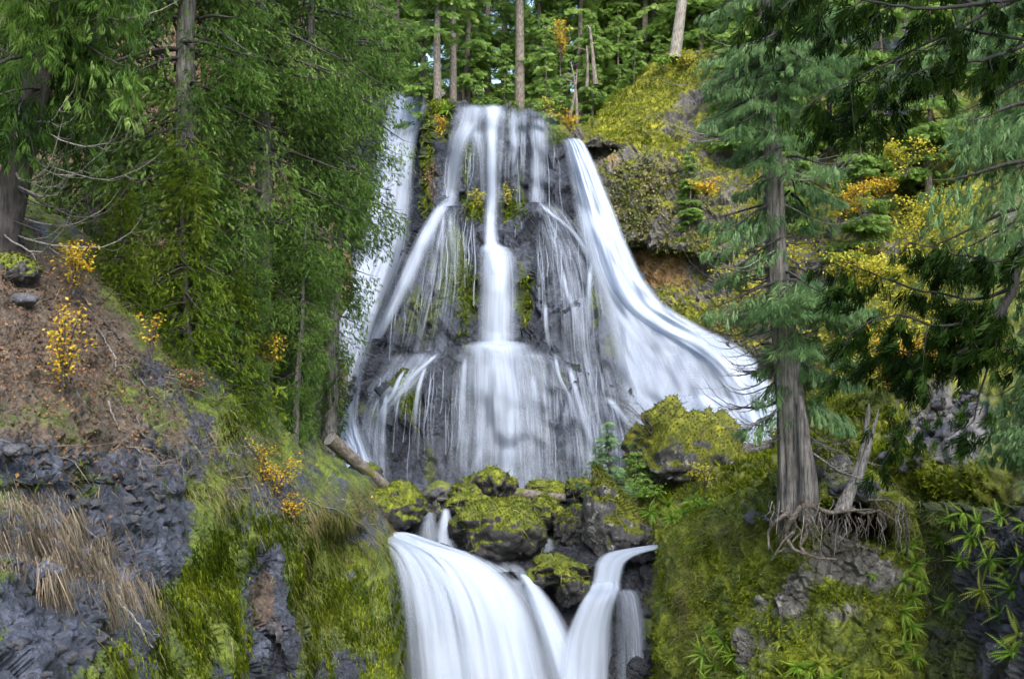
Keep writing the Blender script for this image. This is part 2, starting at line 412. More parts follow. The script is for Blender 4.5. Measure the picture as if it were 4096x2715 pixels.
def rockdisp(P, s1=.55, a1=.5, s2=1.6, a2=.16, s3=5, a3=.05, stretch=(1, 1, .7), seed=0):
    q = P * np.array(stretch)
    q = q + (fbm(q * .8, 2, seed + 50)[..., None] - .5) * 1.2
    d1, e1 = facets(q * s1, seed); d2, e2 = facets(q * s2, seed + 20)
    cr = -np.exp(-(e1 / .06) ** 2) * a1 * .25 - np.exp(-(e2 / .09) ** 2) * a2 * .35
    return d1 * a1 + d2 * a2 + cr + (fbm(P * s3, 4, seed + 40) - .5) * a3 * 2

def pick(name, n, w=None, rng=None):
    """random points on a relief sheet, weighted"""
    r = REL[name]; P, N = r['P'], r['N']; rng = rng or RNG
    ar = np.linalg.norm(np.cross(np.gradient(P, axis=1), np.gradient(P, axis=0)), axis=-1)
    ww = (ar * (1 if w is None else w)).ravel(); ww = np.clip(ww, 0, None); ww /= ww.sum()
    i = rng.choice(ww.size, n, p=ww)
    return P.reshape(-1, 3)[i], N.reshape(-1, 3)[i], r['px'].ravel()[i], r['py'].ravel()[i]

def on(name, px, py):
    """the surface point of a sheet nearest to where the ray of this pixel meets it"""
    P = REL[name]['P'].reshape(-1, 3)
    qx = 512 + FPX * P[:, 0] / P[:, 1]; qy = 339 - FPX * P[:, 2] / P[:, 1]
    d2 = (qx - px) ** 2 + (qy - py) ** 2; near = np.flatnonzero(d2 < max(9., d2.min() + .1))
    return P[near[np.argmin(P[near, 1] + .02 * d2[near])]].copy()      # the one in front

# --- the cliff of the upper falls
c_base = TPS([(320, 100, 70), (400, 95, 69), (425, 100, 67), (455, 103, 65), (500, 106, 64.5), (545, 122, 64), (575, 140, 64), (320, 200, 66), (430, 200, 63.5), (490, 200, 63.4), (560, 200, 62.5), (610, 205, 62),
              (320, 300, 62), (400, 300, 60.5), (490, 300, 60), (560, 300, 59.5), (610, 300, 59.5), (660, 300, 59), (340, 400, 59), (420, 400, 58), (490, 400, 57.5), (560, 400, 57), (640, 400, 56), (720, 350, 55.5), (770, 380, 53), (720, 430, 52.5), (780, 450, 51.5),
              (320, 500, 57), (400, 500, 56), (490, 500, 56), (580, 500, 55), (680, 500, 52.5), (790, 520, 50)])
c_L1 = poly([(320, 330), (395, 287), (420, 240), (432, 213), (443, 203), (455, 206), (465, 214), (480, 226), (490, 244), (505, 228), (525, 208), (537, 199), (560, 212), (580, 221), (606, 242), (640, 285), (700, 330), (800, 400)])
c_L2 = poly([(320, 470), (350, 440), (362, 418), (385, 388), (420, 360), (440, 351), (460, 345), (490, 343), (525, 346), (550, 356), (580, 372), (610, 384), (650, 410), (800, 470)])
c_edge = lambda py: np.interp(py, [90, 104, 150, 205, 235, 265, 330, 385, 430, 500], [438, 434, 431, 430, 420, 406, 386, 364, 350, 340])
def cliff_depth(px, py):
    d = c_base(px, py)
    d = d - 1.7 * sstep(py - c_L1(px), -3, 7) - 1.5 * sstep(py - c_L2(px), -2, 6)
    d = d + 5 * sstep(c_edge(py) - px, -3, 9)
    d = d + 1.3 * np.exp(-((px - 481) / 14) ** 2 - ((py - 200) / 26) ** 2) + 1.0 * np.exp(-((px - 514) / 11) ** 2 - ((py - 205) / 20) ** 2)   # recesses either side of the middle stream
    d = d - 1.0 * np.exp(-((px - 468) / 9) ** 2) * sstep(py, 130, 142) * sstep(205 - py, 0, 14)        # the pillar behind the left stream
    d = d + .9 * np.exp(-((px - 524) / 5) ** 2 - ((py - 300) / 30) ** 2)                               # slot
    d = d - .8 * np.exp(-((px - 400) / 22) ** 2) * sstep(py, 372, 395) * sstep(440 - py, 0, 30)
    return d
def cliff_disp(P, N, px, py):
    top = sstep(py - 100, 0, 8)
    st = facets(P * np.array([.9, .9, .22]) + fbm(P * .5, 2, 2)[..., None], 3, .9)[0] * .75                 # upright ribs
    lay = (fbm(P * np.array([.25, .25, 1.5]), 3, 9) - .5) * .6                 # bedding steps
    return (rockdisp(P, .55, .34, 1.7, .2, 3.2, .16, (1, 1, .6), 11) + st * .8 + lay * .6) * (.35 + .65 * top)
def cliff_masks(P, N, px, py):
    mo = blobs(px, py, [(478, 205, 15, 14, .75), (512, 205, 13, 16, .6), (455, 250, 12, 42, .6), (468, 300, 14, 40, .65), (432, 295, 26, 36, .5), (410, 320, 18, 24, .4), (525, 305, 7, 26, .8), (408, 395, 14, 28, .75), (365, 410, 16, 10, .5),
                         (428, 170, 6, 50, .8), (440, 125, 16, 16, .9), (470, 165, 6, 25, .4), (520, 180, 6, 16, .45), (600, 300, 12, 30, .65), (612, 345, 12, 14, .6), (550, 212, 12, 8, .3), (450, 395, 12, 30, .3), (430, 460, 6, 26, .45),
                         (440, 104, 14, 4, .5), (520, 104, 12, 4, .35), (555, 135, 10, 10, .8), (545, 440, 12, 18, .3), (590, 460, 16, 20, .3), (565, 380, 8, 14, .25)])
    mo = mo + (fbm(P * np.array([.9, .9, .25]), 3, 70) - .5) * 1.0 + (fbm(P * np.array([2.5, 2.5, .2]), 3, 71) - .5) * .6 + .16
    return mo, np.zeros_like(mo)
c_top = poly([(318, 98), (385, 93), (410, 92), (418, 93), (426, 103), (432, 101), (455, 102), (463, 101), (480, 106), (510, 108), (530, 114), (545, 123), (553, 132), (562, 138), (578, 141), (590, 163), (600, 186), (620, 240), (635, 270), (650, 297), (670, 316), (690, 327), (720, 341), (748, 350), (760, 362), (770, 385), (776, 420), (792, 470)])
relief('falls_cliff', 318, 792, 350, lambda x: c_top(x) + (fbm(np.stack([x * .12, x * 0, x * 0], -1), 3, 4) - .5) * 5, lambda x: np.full_like(x, 515.), 300, cliff_depth, cliff_disp, cliff_masks, M['cliff'],
       'tall grey basalt cliff behind the upper waterfall', back=[(.5, .15), (2, .4), (6, .8), (14, 1.5)], sides=(3, 6))

# --- mossy crags to the right of the upper falls
m_base = TPS([(540, 150, 68), (600, 110, 69), (660, 62, 70), (720, 60, 68), (800, 120, 66), (900, 150, 62), (600, 145, 64.5), (650, 120, 65), (700, 120, 65), (620, 200, 63.5), (680, 200, 62), (740, 220, 60), (620, 300, 62), (680, 300, 59), (760, 300, 57), (620, 370, 61), (700, 370, 59), (780, 370, 57), (880, 300, 57), (880, 400, 54), (620, 470, 60), (780, 470, 57)])
m_L1 = poly([(540, 190), (585, 178), (607, 160), (640, 142), (680, 152), (720, 165), (800, 190)])
def mound_depth(px, py):
    d = m_base(px, py)
    d = d + 2.2 * np.exp(-((px - 603) / 26) ** 2 - ((py - 153) / 7) ** 2)                               # shadowed undercut
    d = d - 1.6 * sstep(py - m_L1(px), -2, 8)
    und = sstep(py - np.interp(px, [580, 620, 660, 720], [232, 236, 247, 256]), 0, 6) * sstep(px, 600, 625) * sstep(730 - px, 0, 30)
    d = d + 2.2 * und * sstep(330 - py, 0, 60)
    return d
def mound_masks(P, N, px, py):
    up = np.clip(N[..., 2], 0, 1)
    mo = .12 + .75 * up + blobs(px, py, [(620, 110, 40, 26, .7), (680, 75, 40, 20, .8), (650, 138, 34, 7, .9), (660, 200, 60, 40, .1), (690, 330, 60, 25, .7), (602, 154, 30, 8, -.9), (650, 262, 36, 18, -1.2), (640, 230, 30, 10, -.5), (690, 95, 14, 16, -.4)]) + (fbm(P * .6, 4, 33) - .5) * .8
    so = blobs(px, py, [(650, 264, 42, 16, 1.1), (612, 160, 12, 8, .6), (670, 285, 40, 12, .5)]) + (fbm(P * .7, 3, 35) - .5) * .3
    return mo, so
m_top = poly([(540, 158), (556, 146), (570, 138), (590, 124), (606, 108), (622, 92), (640, 78), (655, 64), (672, 56), (692, 50), (712, 54), (728, 66), (745, 84), (780, 100), (900, 140)])
relief('mossy_crag', 540, 900, 190, lambda x: m_top(x) + (fbm(np.stack([x * .1, x * 0, x * 0], -1), 3, 14) - .5) * 8, lambda x: np.full_like(x, 470.), 190, mound_depth,
       lambda P, N, px, py: rockdisp(P, .45, .5, 1.3, .3, 3.5, .2, (1, 1, 1), 31) * (1 - .75 * np.clip(blobs(px, py, [(620, 108, 45, 30, 1), (680, 75, 45, 24, 1)]), 0, 1)) + (fbm(P * .35, 3, 8) - .5) * .7, mound_masks, M['mound'], 'yellow mossy crag with a dark undercut beside the right-hand fall',
       back=[(.6, .2), (2, .3), (5, -.5), (10, -2)], sides=(6, 0))

# --- slope of the right-hand valley side
h_base = TPS([(640, -150, 110), (900, -150, 105), (1250, -150, 85), (640, 0, 92), (800, 0, 88), (1000, 0, 74), (1250, 0, 60), (700, 120, 78), (850, 120, 72), (1000, 120, 60), (1250, 120, 46), (740, 250, 64), (850, 250, 58), (1000, 250, 47), (1250, 250, 36),
              (700, 350, 62), (780, 350, 58), (880, 350, 47), (1000, 350, 39), (1250, 350, 29), (640, 440, 60), (720, 438, 58), (765, 425, 57), (640, 475, 50), (720, 468, 46), (785, 455, 43.5), (800, 430, 46), (850, 420, 41), (930, 420, 37), (1000, 430, 34), (1250, 430, 27), (640, 540, 45), (720, 530, 40), (800, 490, 35.5), (850, 500, 36.5), (920, 490, 34), (1000, 500, 32.5), (1250, 500, 27), (800, 560, 40), (920, 560, 38), (1000, 560, 36), (1250, 600, 30)])
def hill_masks(P, N, px, py):
    mo = .72 + (fbm(P * .45, 4, 62) - .5) * 1.0 + blobs(px, py, [(930, 485, 60, 20, .5), (850, 440, 60, 40, .3), (870, 45, 40, 22, -1.0), (890, 95, 26, 22, -1.0), (945, 430, 40, 40, -.8), (900, 380, 20, 20, -.3)])
    so = .25 + (fbm(P * .5, 4, 63) - .5) * .9
    return mo, so
relief('valley_slope', 625, 1250, 200, lambda x: np.full_like(x, -150.), lambda x: np.interp(x, [625, 720, 800, 900, 1000, 1250], [560, 560, 560, 560, 600, 640]), 200, h_base,
       lambda P, N, px, py: rockdisp(P, .4, .55, 1.1, .35, 3, .18, (1, 1, 1), 61) * sstep(px, 625, 700) + (fbm(P * .2, 3, 60) - .5) * 1.5, hill_masks, M['hill'], 'steep mossy valley slope under the right-hand trees', sides=(0, 10), smooth=True)

# --- stream bed between the two falls
b_base = TPS([(300, 478, 54), (420, 485, 54.5), (560, 487, 54), (700, 480, 50), (330, 510, 45), (420, 512, 46), (500, 512, 46.5), (600, 515, 45.5), (700, 520, 42.5), (380, 535, 41.5), (450, 548, 41.2), (520, 556, 41.2), (600, 553, 41.2), (690, 546, 41), (760, 535, 39), (300, 545, 40), (480, 575, 40.2), (600, 570, 40.4)])
relief('stream_bed', 300, 770, 240, lambda x: np.full_like(x, 478.), lambda x: np.interp(x, [300, 380, 450, 520, 590, 690, 770], [545, 540, 556, 572, 566, 556, 548]), 90, b_base,
       lambda P, N, px, py: rockdisp(P, .7, .22, 2, .1, 6, .05, (1, 1, 1), 91), lambda P, N, px, py: (blobs(px, py, [(680, 510, 60, 22, 1.1), (630, 490, 60, 14, .8), (340, 510, 40, 20, .8)]) + (fbm(P * .9, 3, 92) - .5) * .5, np.zeros_like(px)), M['low_cliff'], 'dark wet stream bed between the two falls', sides=(2, 2))

# --- the ledge of the lower falls
l_base = TPS([(370, 528, 42), (450, 545, 41), (520, 562, 40.8), (590, 562, 40.6), (660, 552, 40.4), (720, 545, 39.6), (370, 620, 39.5), (450, 620, 39), (540, 620, 38.8), (600, 600, 39.3), (640, 590, 39), (690, 600, 37.8), (370, 700, 38.2), (480, 700, 37.2), (560, 700, 37), (640, 700, 37), (720, 700, 36.2), (400, 800, 36.5), (560, 800, 36), (720, 800, 35)])
l_top = poly([(360, 530), (385, 532), (420, 540), (450, 549), (500, 560), (520, 566), (540, 566), (560, 563), (590, 557), (620, 550), (650, 548), (690, 545), (740, 540)])
def low_depth(px, py):
    d = l_base(px, py) + .9
    ledge = np.interp(px, [360, 520, 580, 600, 640, 720], [900, 900, 606, 586, 584, 590])
    d = d - .7 * sstep(py - ledge, -2, 6) - .9 * np.exp(-((px - 640) / 14) ** 2 - ((py - 668) / 16) ** 2)
    return d + .7 * np.exp(-((px - 555) / 10) ** 2) * sstep(py, 575, 600)
relief('lower_ledge', 360, 740, 190, l_top, lambda x: np.full_like(x, 800.), 130, low_depth, lambda P, N, px, py: rockdisp(P, .75, .4, 2, .2, 6, .06, (1, 1, .8), 101) * sstep(py - l_top(px), -4, 12),
       lambda P, N, px, py: (blobs(px, py, [(540, 570, 22, 10, .9), (570, 566, 14, 6, .7), (560, 585, 14, 12, .35), (665, 600, 26, 40, .6), (655, 650, 18, 30, .4)]) + (fbm(P * 1.2, 3, 102) - .5) * .6, np.zeros_like(px)), M['low_cliff'], 'dark wet rock ledge of the lower falls', sides=(2, 2))

# --- left bank
k_base = TPS([(-200, 800, 9.5), (-200, 600, 14), (-200, 400, 21), (-200, 150, 31), (0, 800, 12), (0, 678, 14), (0, 560, 17), (0, 450, 20), (0, 330, 24.5), (0, 220, 29.5), (60, 275, 29.5), (130, 330, 30.5), (220, 400, 32.5), (250, 450, 33), (330, 500, 36), (385, 530, 38.2), (400, 600, 37.2), (400, 700, 35.5),
              (100, 678, 17.5), (100, 560, 21), (100, 450, 24.5), (100, 380, 27), (200, 678, 23), (200, 560, 26.5), (200, 470, 29), (300, 678, 30.5), (300, 560, 33), (300, 510, 34.5), (200, 800, 20), (350, 800, 31), (410, 800, 34)])
def bank_depth(px, py):
    d = k_base(px, py)
    e = 302 + 8 * np.sin(py * .05)
    f = sstep(py, 510, 535)
    d = d + 2.2 * sstep(px - e, -6, 5) * f * sstep(405 - px, 0, 60)                                      # the hanging moss wall stands proud of the bank behind
    cw = 14 + 9 * np.sin(py * .045 + 1) ; d = d + 1.3 * np.exp(-((px - 268 - 10 * np.sin(py * .03)) / cw) ** 2) * sstep(py, 540, 580)                                  # bare cleft in it
    wob = (fbm(np.stack([px * .035, py * .0, px * 0], -1), 3, 55) - .5) * 34
    d = d + .35 * sstep(py - wob - np.interp(px, [-200, 0, 110, 190, 210], [470, 484, 478, 490, 520]), 0, 9) * sstep(525 - py, 0, 36) * sstep(215 - px, 0, 30)
    d = d - .9 * sstep(py + wob - np.interp(px, [-200, 0, 60, 130, 170], [575, 575, 565, 590, 640]), -3, 8) * sstep(130 - px, 0, 40)
    return d
k_top = poly([(-200, 140), (-60, 195), (0, 222), (40, 255), (75, 290), (110, 318), (140, 345), (180, 372), (215, 398), (235, 430), (255, 455), (290, 478), (322, 496), (348, 512), (364, 527), (378, 548), (388, 578), (393, 620), (397, 678), (406, 800)])
def bank_masks(P, N, px, py):
    rock = blobs(px, py, [(125, 525, 62, 42, 1.1), (60, 620, 52, 46, 1.1), (20, 455, 50, 20, .35), (120, 458, 40, 14, .2), (25, 665, 30, 20, .5), (262, 590, 17, 32, 1.5), (276, 640, 20, 36, 1.5), (272, 560, 10, 16, 1), (170, 460, 40, 14, .35), (150, 560, 30, 30, .6), (205, 450, 30, 20, .25), (235, 490, 12, 8, .4), (90, 430, 80, 20, .12)]) + sstep(fbm(P * np.array([.8, .8, 1.6]) + 3, 3, 126), .5, .62) * .25 * sstep(py, 380, 430)
    mo = .52 - rock + blobs(px, py, [(215, 580, 40, 90, .5), (330, 600, 60, 80, .35), (90, 495, 30, 10, .4), (60, 300, 120, 60, -.5), (50, 370, 90, 40, -.3), (170, 440, 60, 30, .2), (230, 420, 20, 26, .4), (100, 660, 24, 20, .5), (180, 640, 30, 50, .4), (215, 560, 20, 30, .4)]) + (fbm(P * .9, 4, 122) - .5) * .9
    so = blobs(px, py, [(30, 320, 90, 74, 1.3), (90, 355, 70, 46, .8), (160, 400, 40, 26, .5), (60, 430, 110, 30, .6), (190, 440, 50, 30, .3), (40, 550, 60, 24, .6), (160, 600, 40, 50, .3), (220, 480, 40, 20, .4), (262, 595, 16, 36, .8), (280, 640, 10, 20, .5)]) + (fbm(P * .8, 3, 123) - .5) * .6
    return mo, so
def bank_disp(P, N, px, py):
    rk = np.clip(blobs(px, py, [(120, 525, 70, 46, 1), (55, 620, 60, 50, 1), (60, 455, 90, 26, .8), (268, 615, 17, 60, .6)]), 0, 1)
    edge = sstep(py - k_top(px), 0, 30)
    a = rockdisp(P, .75, .42, 2.2, .16, 8, .05, (1, 1, 1.5), 121); c = (fbm(P * 1.2, 4, 124) - .5) * .55 + (fbm(P * np.array([5, 5, 1.6]), 3, 125) - .5) * .22
    return (a * (.35 + .65 * rk) + c * (1 - .8 * rk)) * (.3 + .7 * edge)
relief('left_bank', -200, 406, 320, lambda x: k_top(x) + (fbm(np.stack([x * .09, x * 0, x * 0], -1), 4, 24) - .5) * 9, lambda x: np.full_like(x, 800.), 260, bank_depth, bank_disp, bank_masks, M['bank'], 'steep left bank of blue-grey rock, moss, dry grass and leaf litter',
       back=[(.5, .12), (1.5, .3), (4, .6), (9, -.4), (16, -2)], sides=(0, 3))

# --- mossy bluff on the right
u_base = TPS([(650, 560, 38), (690, 550, 36.5), (735, 525, 34.5), (775, 518, 32.8), (800, 515, 31.5), (850, 510, 31), (905, 505, 31), (930, 530, 31.5), (690, 620, 35.5), (740, 600, 33), (800, 580, 31.2), (860, 580, 30.6), (910, 590, 30.8), (690, 700, 34.4), (760, 690, 31), (840, 690, 29.6), (920, 690, 30), (960, 700, 31.2), (700, 800, 33), (840, 800, 28.6), (970, 800, 30)])
u_top = poly([(640, 800), (655, 690), (664, 610), (676, 566), (690, 549), (712, 537), (735, 525), (755, 520), (772, 514), (785, 503), (800, 496), (815, 492), (830, 486), (850, 482), (866, 486), (885, 490), (900, 494), (912, 503), (920, 530), (928, 580), (940, 640), (950, 690), (965, 800)])
def bluff_depth(px, py):
    d = u_base(px, py)
    cav = sstep(px, 808, 822) * sstep(898 - px, 0, 16) * sstep(py - np.interp(px, [800, 830, 870, 900], [504, 498, 504, 516]), 0, 5) * sstep(np.interp(px, [800, 830, 870, 900], [545, 528, 545, 552]) - py, 0, 16)
    return d + 3.6 * cav
def bluff_masks(P, N, px, py):
    rock = blobs(px, py, [(850, 558, 32, 20, 1.1), (800, 580, 22, 9, .5), (880, 575, 26, 14, .5), (855, 515, 40, 20, .9), (790, 600, 16, 16, .4), (745, 640, 9, 16, .6), (760, 600, 10, 14, .3), (840, 610, 26, 12, .35), (745, 665, 10, 12, .7), (850, 488, 26, 8, .8)])
    mo = .78 - rock + blobs(px, py, [(725, 545, 40, 20, .5), (770, 570, 14, 16, .3), (700, 620, 20, 40, .1)]) + (fbm(P * 1.0, 4, 142) - .5) * 1.1
    so = blobs(px, py, [(845, 550, 30, 18, .4), (850, 515, 40, 14, .5)]) + (fbm(P, 3, 143) - .5) * .3
    return mo, so
relief('mossy_bluff', 640, 965, 240, lambda x: u_top(x) + (fbm(np.stack([x * .1, x * 0, x * 0], -1), 4, 44) - .5) * 7, lambda x: np.full_like(x, 800.), 190, bluff_depth,
       lambda P, N, px, py: rockdisp(P, .8, .35, 2.3, .2, 7, .07, (1, 1, 1), 141) * (.3 + .7 * sstep(py - u_top(px), 0, 25)) + (fbm(P * 1.6, 4, 145) - .5) * .45, bluff_masks, M['bluff'], 'mossy rock bluff under the large cedar, right of the lower falls',
       back=[(.4, .1), (1.2, .2), (3, .3), (6, -.5)], sides=(4, 4))

# --- dark gully at the right edge
g_base = TPS([(900, 490, 32.5), (1000, 490, 30), (1250, 470, 23), (900, 600, 32), (950, 600, 30.5), (1024, 600, 27), (1250, 600, 19), (900, 800, 31), (960, 800, 28), (1024, 700, 24.5), (1250, 800, 15)])
relief('dark_gully', 895, 1250, 130, lambda x: np.interp(x, [895, 920, 960, 1024, 1250], [512, 508, 512, 505, 480]), lambda x: np.full_like(x, 820.), 120, g_base, lambda P, N, px, py: rockdisp(P, .7, .4, 2, .2, 6, .06, (1, 1, .8), 161),
       lambda P, N, px, py: (.25 + .4 * sstep(940 + (py - 500) * .2 - px, -20, 10) + (fbm(P * 1.1, 4, 162) - .5) * .7, np.zeros_like(px)), M['gully'], 'dark wet gully wall at the right edge', back=[(.5, .05), (2, -.2), (5, -1.5)], sides=(3, 0))

# --- wooded slope behind the left-hand trees
ls_base = TPS([(-400, 40, 44), (0, 60, 56), (200, 80, 64), (345, 92, 70), (-400, 250, 40), (0, 250, 48), (200, 250, 56), (345, 250, 66), (-400, 400, 36), (0, 400, 42), (200, 400, 50), (345, 400, 60), (-400, 560, 30), (0, 560, 38), (200, 560, 44), (350, 500, 55)])
relief('wooded_slope', -400, 350, 120, lambda x: np.interp(x, [-400, 100, 350], [-260, -110, 90]), lambda x: np.full_like(x, 580.), 120, ls_base, lambda P, N, px, py: rockdisp(P, .4, .5, 1.1, .3, 3, .15, (1, 1, 1), 171),
       lambda P, N, px, py: (.45 + (fbm(P * .5, 3, 172) - .5), .6 + (fbm(P * .5, 3, 173) - .5) * .5), M['gully'], 'dark wooded slope behind the left-hand cedars', back=[(3, .6), (10, 2), (30, 6)])

# --- forest floor above the falls, one sheet that runs on to the horizon
def forest_z(x, y):
    t = np.clip(y - 66, 0, None)
    z = 13.0 + .16 * t + .0016 * t * t * (t < 60) + np.where(t >= 60, 5.76 + .05 * (t - 60), 0)
    z = z + .012 * np.clip(np.abs(x - 2) - 8, 0, 60) ** 1.35 * 1.2
    z = z - 5 * (1 - sstep(y, 67, 71)) - 9 * (1 - sstep(y, 77, 82)) * sstep(-4.5 - x, 0, 1.5)
    return z + (fbm(np.stack([x * .12, y * .12, x * 0], -1), 4, 181) - .5) * 2.4
gx = np.sign(np.linspace(-1, 1, 150)) * np.abs(np.linspace(-1, 1, 150)) ** 2.2 * 450; gy = 67 + np.linspace(0, 1, 130) ** 2.5 * 480
GX, GY = np.meshgrid(gx, gy); GZ = forest_z(GX, GY)
GZ = np.where(GX < -14, np.maximum(GZ, 13), GZ)
P = np.stack([GX, GY, GZ], -1)
me = make_mesh('forest_ground', P.reshape(-1, 3), grid_faces(*GX.shape), {'moss': (.6 + (fbm(P * .3, 3, 5) - .5) * .9).ravel(), 'soil': (.45 + (fbm(P * .3, 3, 6) - .5) * .6).ravel()}, True, M['hill'])
add_obj('forest_ground', me, label='mossy forest floor above the falls', kind='structure')
# valley floor and left-hand slope below and behind everything
gx = np.linspace(-400, 400, 120); gy = np.linspace(-120, 70, 60); GX, GY = np.meshgrid(gx, gy)
GZ = -16 + .9 * np.clip(-GX - 14, 0, 60) + .5 * np.clip(GX - 22, 0, 80) + (fbm(np.stack([GX * .1, GY * .1, GX * 0], -1), 3, 7) - .5) * 2
GZ = GZ - np.clip(-GX - 14, 0, 60) * .9 * sstep(40 - GY, 0, 40) * .0
P = np.stack([GX, GY, GZ], -1)
me = make_mesh('valley_floor', P.reshape(-1, 3), grid_faces(*GX.shape), {'moss': np.full(GX.size, .6), 'soil': np.full(GX.size, .4)}, True, M['hill'])
add_obj('valley_floor', me, label='valley floor below the falls', kind='structure')

# ------------------------------------------------------------------ water
def sheet(rows, nu, nv, depth=None, off=.3, bulge=.25, dens=.5, dens2=None, seed=0, rough=.12):
    """falling water between two edges: rows of (left px, right px, py[, left depth, right depth])"""
    a = np.array(rows, float); k = np.arange(len(a)); v = np.linspace(0, len(a) - 1, nv)
    def ip(c):                                        # monotone-ish cubic through the rows
        y = a[:, c]; m = np.gradient(y); i = np.clip(v.astype(int), 0, len(a) - 2); t = v - i
        return (2 * t ** 3 - 3 * t ** 2 + 1) * y[i] + (t ** 3 - 2 * t ** 2 + t) * m[i] + (-2 * t ** 3 + 3 * t ** 2) * y[i + 1] + (t ** 3 - t ** 2) * m[i + 1]
    L, R, Yp = ip(0), ip(1), ip(2)
    u = np.linspace(0, 1, nu)
    px = L[:, None] + (R - L)[:, None] * u[None]; py = np.broadcast_to(Yp[:, None], px.shape)
    if a.shape[1] > 4: d = ip(3)[:, None] * (1 - u) + ip(4)[:, None] * u
    else:
        d = depth(px, py)
        for _ in range(2): d[1:-1] = .25 * d[:-2] + .5 * d[1:-1] + .25 * d[2:]
        d = d + off * .65                              # rock samples already hug the surface
    d = d - off - bulge * np.sin(np.pi * u)[None] ** .7
    P = W(px, py, d)
    ln = np.r_[0, np.cumsum(np.linalg.norm(np.diff(P[:, nu // 2], axis=0), axis=-1))]
    wd = np.linalg.norm(P[:, -1] - P[:, 0], axis=-1).mean()
    fl = np.stack([np.broadcast_to((u * wd)[None], px.shape) + seed * 13.7, np.broadcast_to(ln[:, None], px.shape) + seed * 7.1, np.zeros_like(px)], -1)
    P[..., 1] -= (fbm(fl * np.array([1.6, .12, 0]) + seed, 3, seed) - .12) * rough * 4
    ed = np.broadcast_to(np.minimum(u, 1 - u)[None] * 2, px.shape)
    fade = np.minimum(1, np.arange(nv) / 5.0)
    dn = dens if dens2 is None else dens + (dens2 - dens) * np.linspace(0, 1, nv)
    dn = np.broadcast_to(np.broadcast_to(dn, (nv,))[:, None], px.shape)
    return P, fl, ed * fade[:, None], dn

def water(name, mat, parent, *sheets):
    V, Fc, A, E, D, n = [], [], [], [], [], 0
    for P, fl, ed, dn in sheets:
        V.append(P.reshape(-1, 3)); Fc.append(grid_faces(*P.shape[:2]) + n); A.append(fl.reshape(-1, 3)); E.append(ed.ravel()); D.append(dn.ravel()); n += P.shape[0] * P.shape[1]
    me = make_mesh(name, np.concatenate(V), np.concatenate(Fc), {'flow': np.concatenate(A), 'edge': np.concatenate(E), 'dens': np.concatenate(D)}, True, mat)
    return add_obj(name, me, parent)

up = add_obj('upper_waterfall', None, label='tall upper waterfall fanning down the grey cliff in white strands', kind='structure', loc=W(500, 487, 53))
def wpart(name, mat, *sheets):
    o = water(name, mat, up, *sheets); o.matrix_parent_inverse.identity(); o.location = -up.location; return o
CD = hug('falls_cliff', 4, 3); CF = hug('falls_cliff', 2, 1)
mid1 = [(480, 506, 104), (482, 505, 112), (484, 502, 126), (485, 499, 150), (485, 498, 180), (484, 498, 210), (483, 499, 236), (481, 505, 250)]
mid2 = [(482, 504, 243), (479, 512, 250), (476, 519, 260), (476, 521, 285), (475, 521, 305), (474, 521, 325), (473, 522, 344)]
mid3 = [(478, 518, 340), (464, 532, 343), (455, 540, 350), (451, 546, 368), (449, 552, 395), (448, 556, 425), (448, 558, 450), (447, 560, 490)]
wpart('middle_stream', M['water'], sheet(mid1, 16, 60, CD, .35, .2, 1.0, 1.15, 1), sheet(mid2, 26, 50, CD, .3, .35, 1.15, .7, 2), sheet(mid3, 60, 90, CD, .25, .3, .85, .3, 3))
wpart('middle_stream', M['water'], sheet([(468, 528, 341), (460, 536, 345), (456, 540, 352), (456, 542, 364)], 40, 16, CD, .4, .3, 1.3, -.1, 62), sheet([(480, 500, 243), (476, 514, 249), (476, 520, 258), (478, 519, 275)], 22, 18, CD, .45, .3, 1.2, .1, 63), sheet([(470, 510, 104), (474, 512, 120), (478, 509, 150), (480, 506, 200), (480, 505, 240)], 24, 50, CD, .25, .1, .3, .2, 4))
def strand(rows, nu, nv, d0, d1, seed, mat_off=.3): return sheet(rows, nu, nv, CD, mat_off, .12, d0, d1 - .3, seed, .05)
wpart('lower_cascade', M['water'], strand([(462, 470, 352), (459, 468, 380), (457, 468, 410), (456, 470, 440), (456, 472, 488)], 8, 40, .8, .3, 5), strand([(486, 496, 352), (482, 494, 380), (478, 491, 405), (475, 489, 430), (473, 487, 455), (472, 486, 488)], 8, 44, .9, .35, 64), strand([(500, 512, 356), (503, 518, 385), (508, 522, 410), (510, 526, 440), (512, 528, 486)], 8, 40, .6, .0, 65),
      strand([(508, 518, 392), (506, 517, 410), (504, 516, 430), (502, 515, 450), (500, 514, 470), (500, 514, 490)], 8, 44, .5, .9, 6), strand([(526, 536, 372), (531, 540, 395), (535, 545, 430), (536, 548, 470)], 8, 34, .6, .1, 66), strand([(498, 520, 446), (496, 522, 452), (497, 519, 470), (497, 517, 490)], 10, 20, .8, .9, 67))
wpart('lower_cascade', M['veil'], sheet([(440, 575, 348), (430, 590, 375), (425, 600, 420), (420, 605, 460), (420, 610, 490)], 90, 70, CF, .25, .05, .26, .26, 68, .05))
left1 = [(454, 488, 103), (453, 489, 112), (449, 486, 124), (445, 476, 138), (443, 468, 155), (441, 465, 172), (439, 462, 190), (436, 460, 206)]
left2 = [(440, 456, 200), (430, 448, 212), (419, 440, 228), (407, 430, 250), (398, 420, 272), (388, 409, 295), (378, 396, 318), (368, 384, 338)]
wpart('left_strand', M['water'], sheet(left1, 26, 50, CD, .3, .25, .7, .42, 7), sheet(left2, 20, 50, CD, .3, .15, 1.0, .6, 8), sheet([(462, 488, 128), (468, 489, 142), (472, 490, 160), (475, 490, 200)], 16, 24, CD, .3, .1, .45, .1, 9))
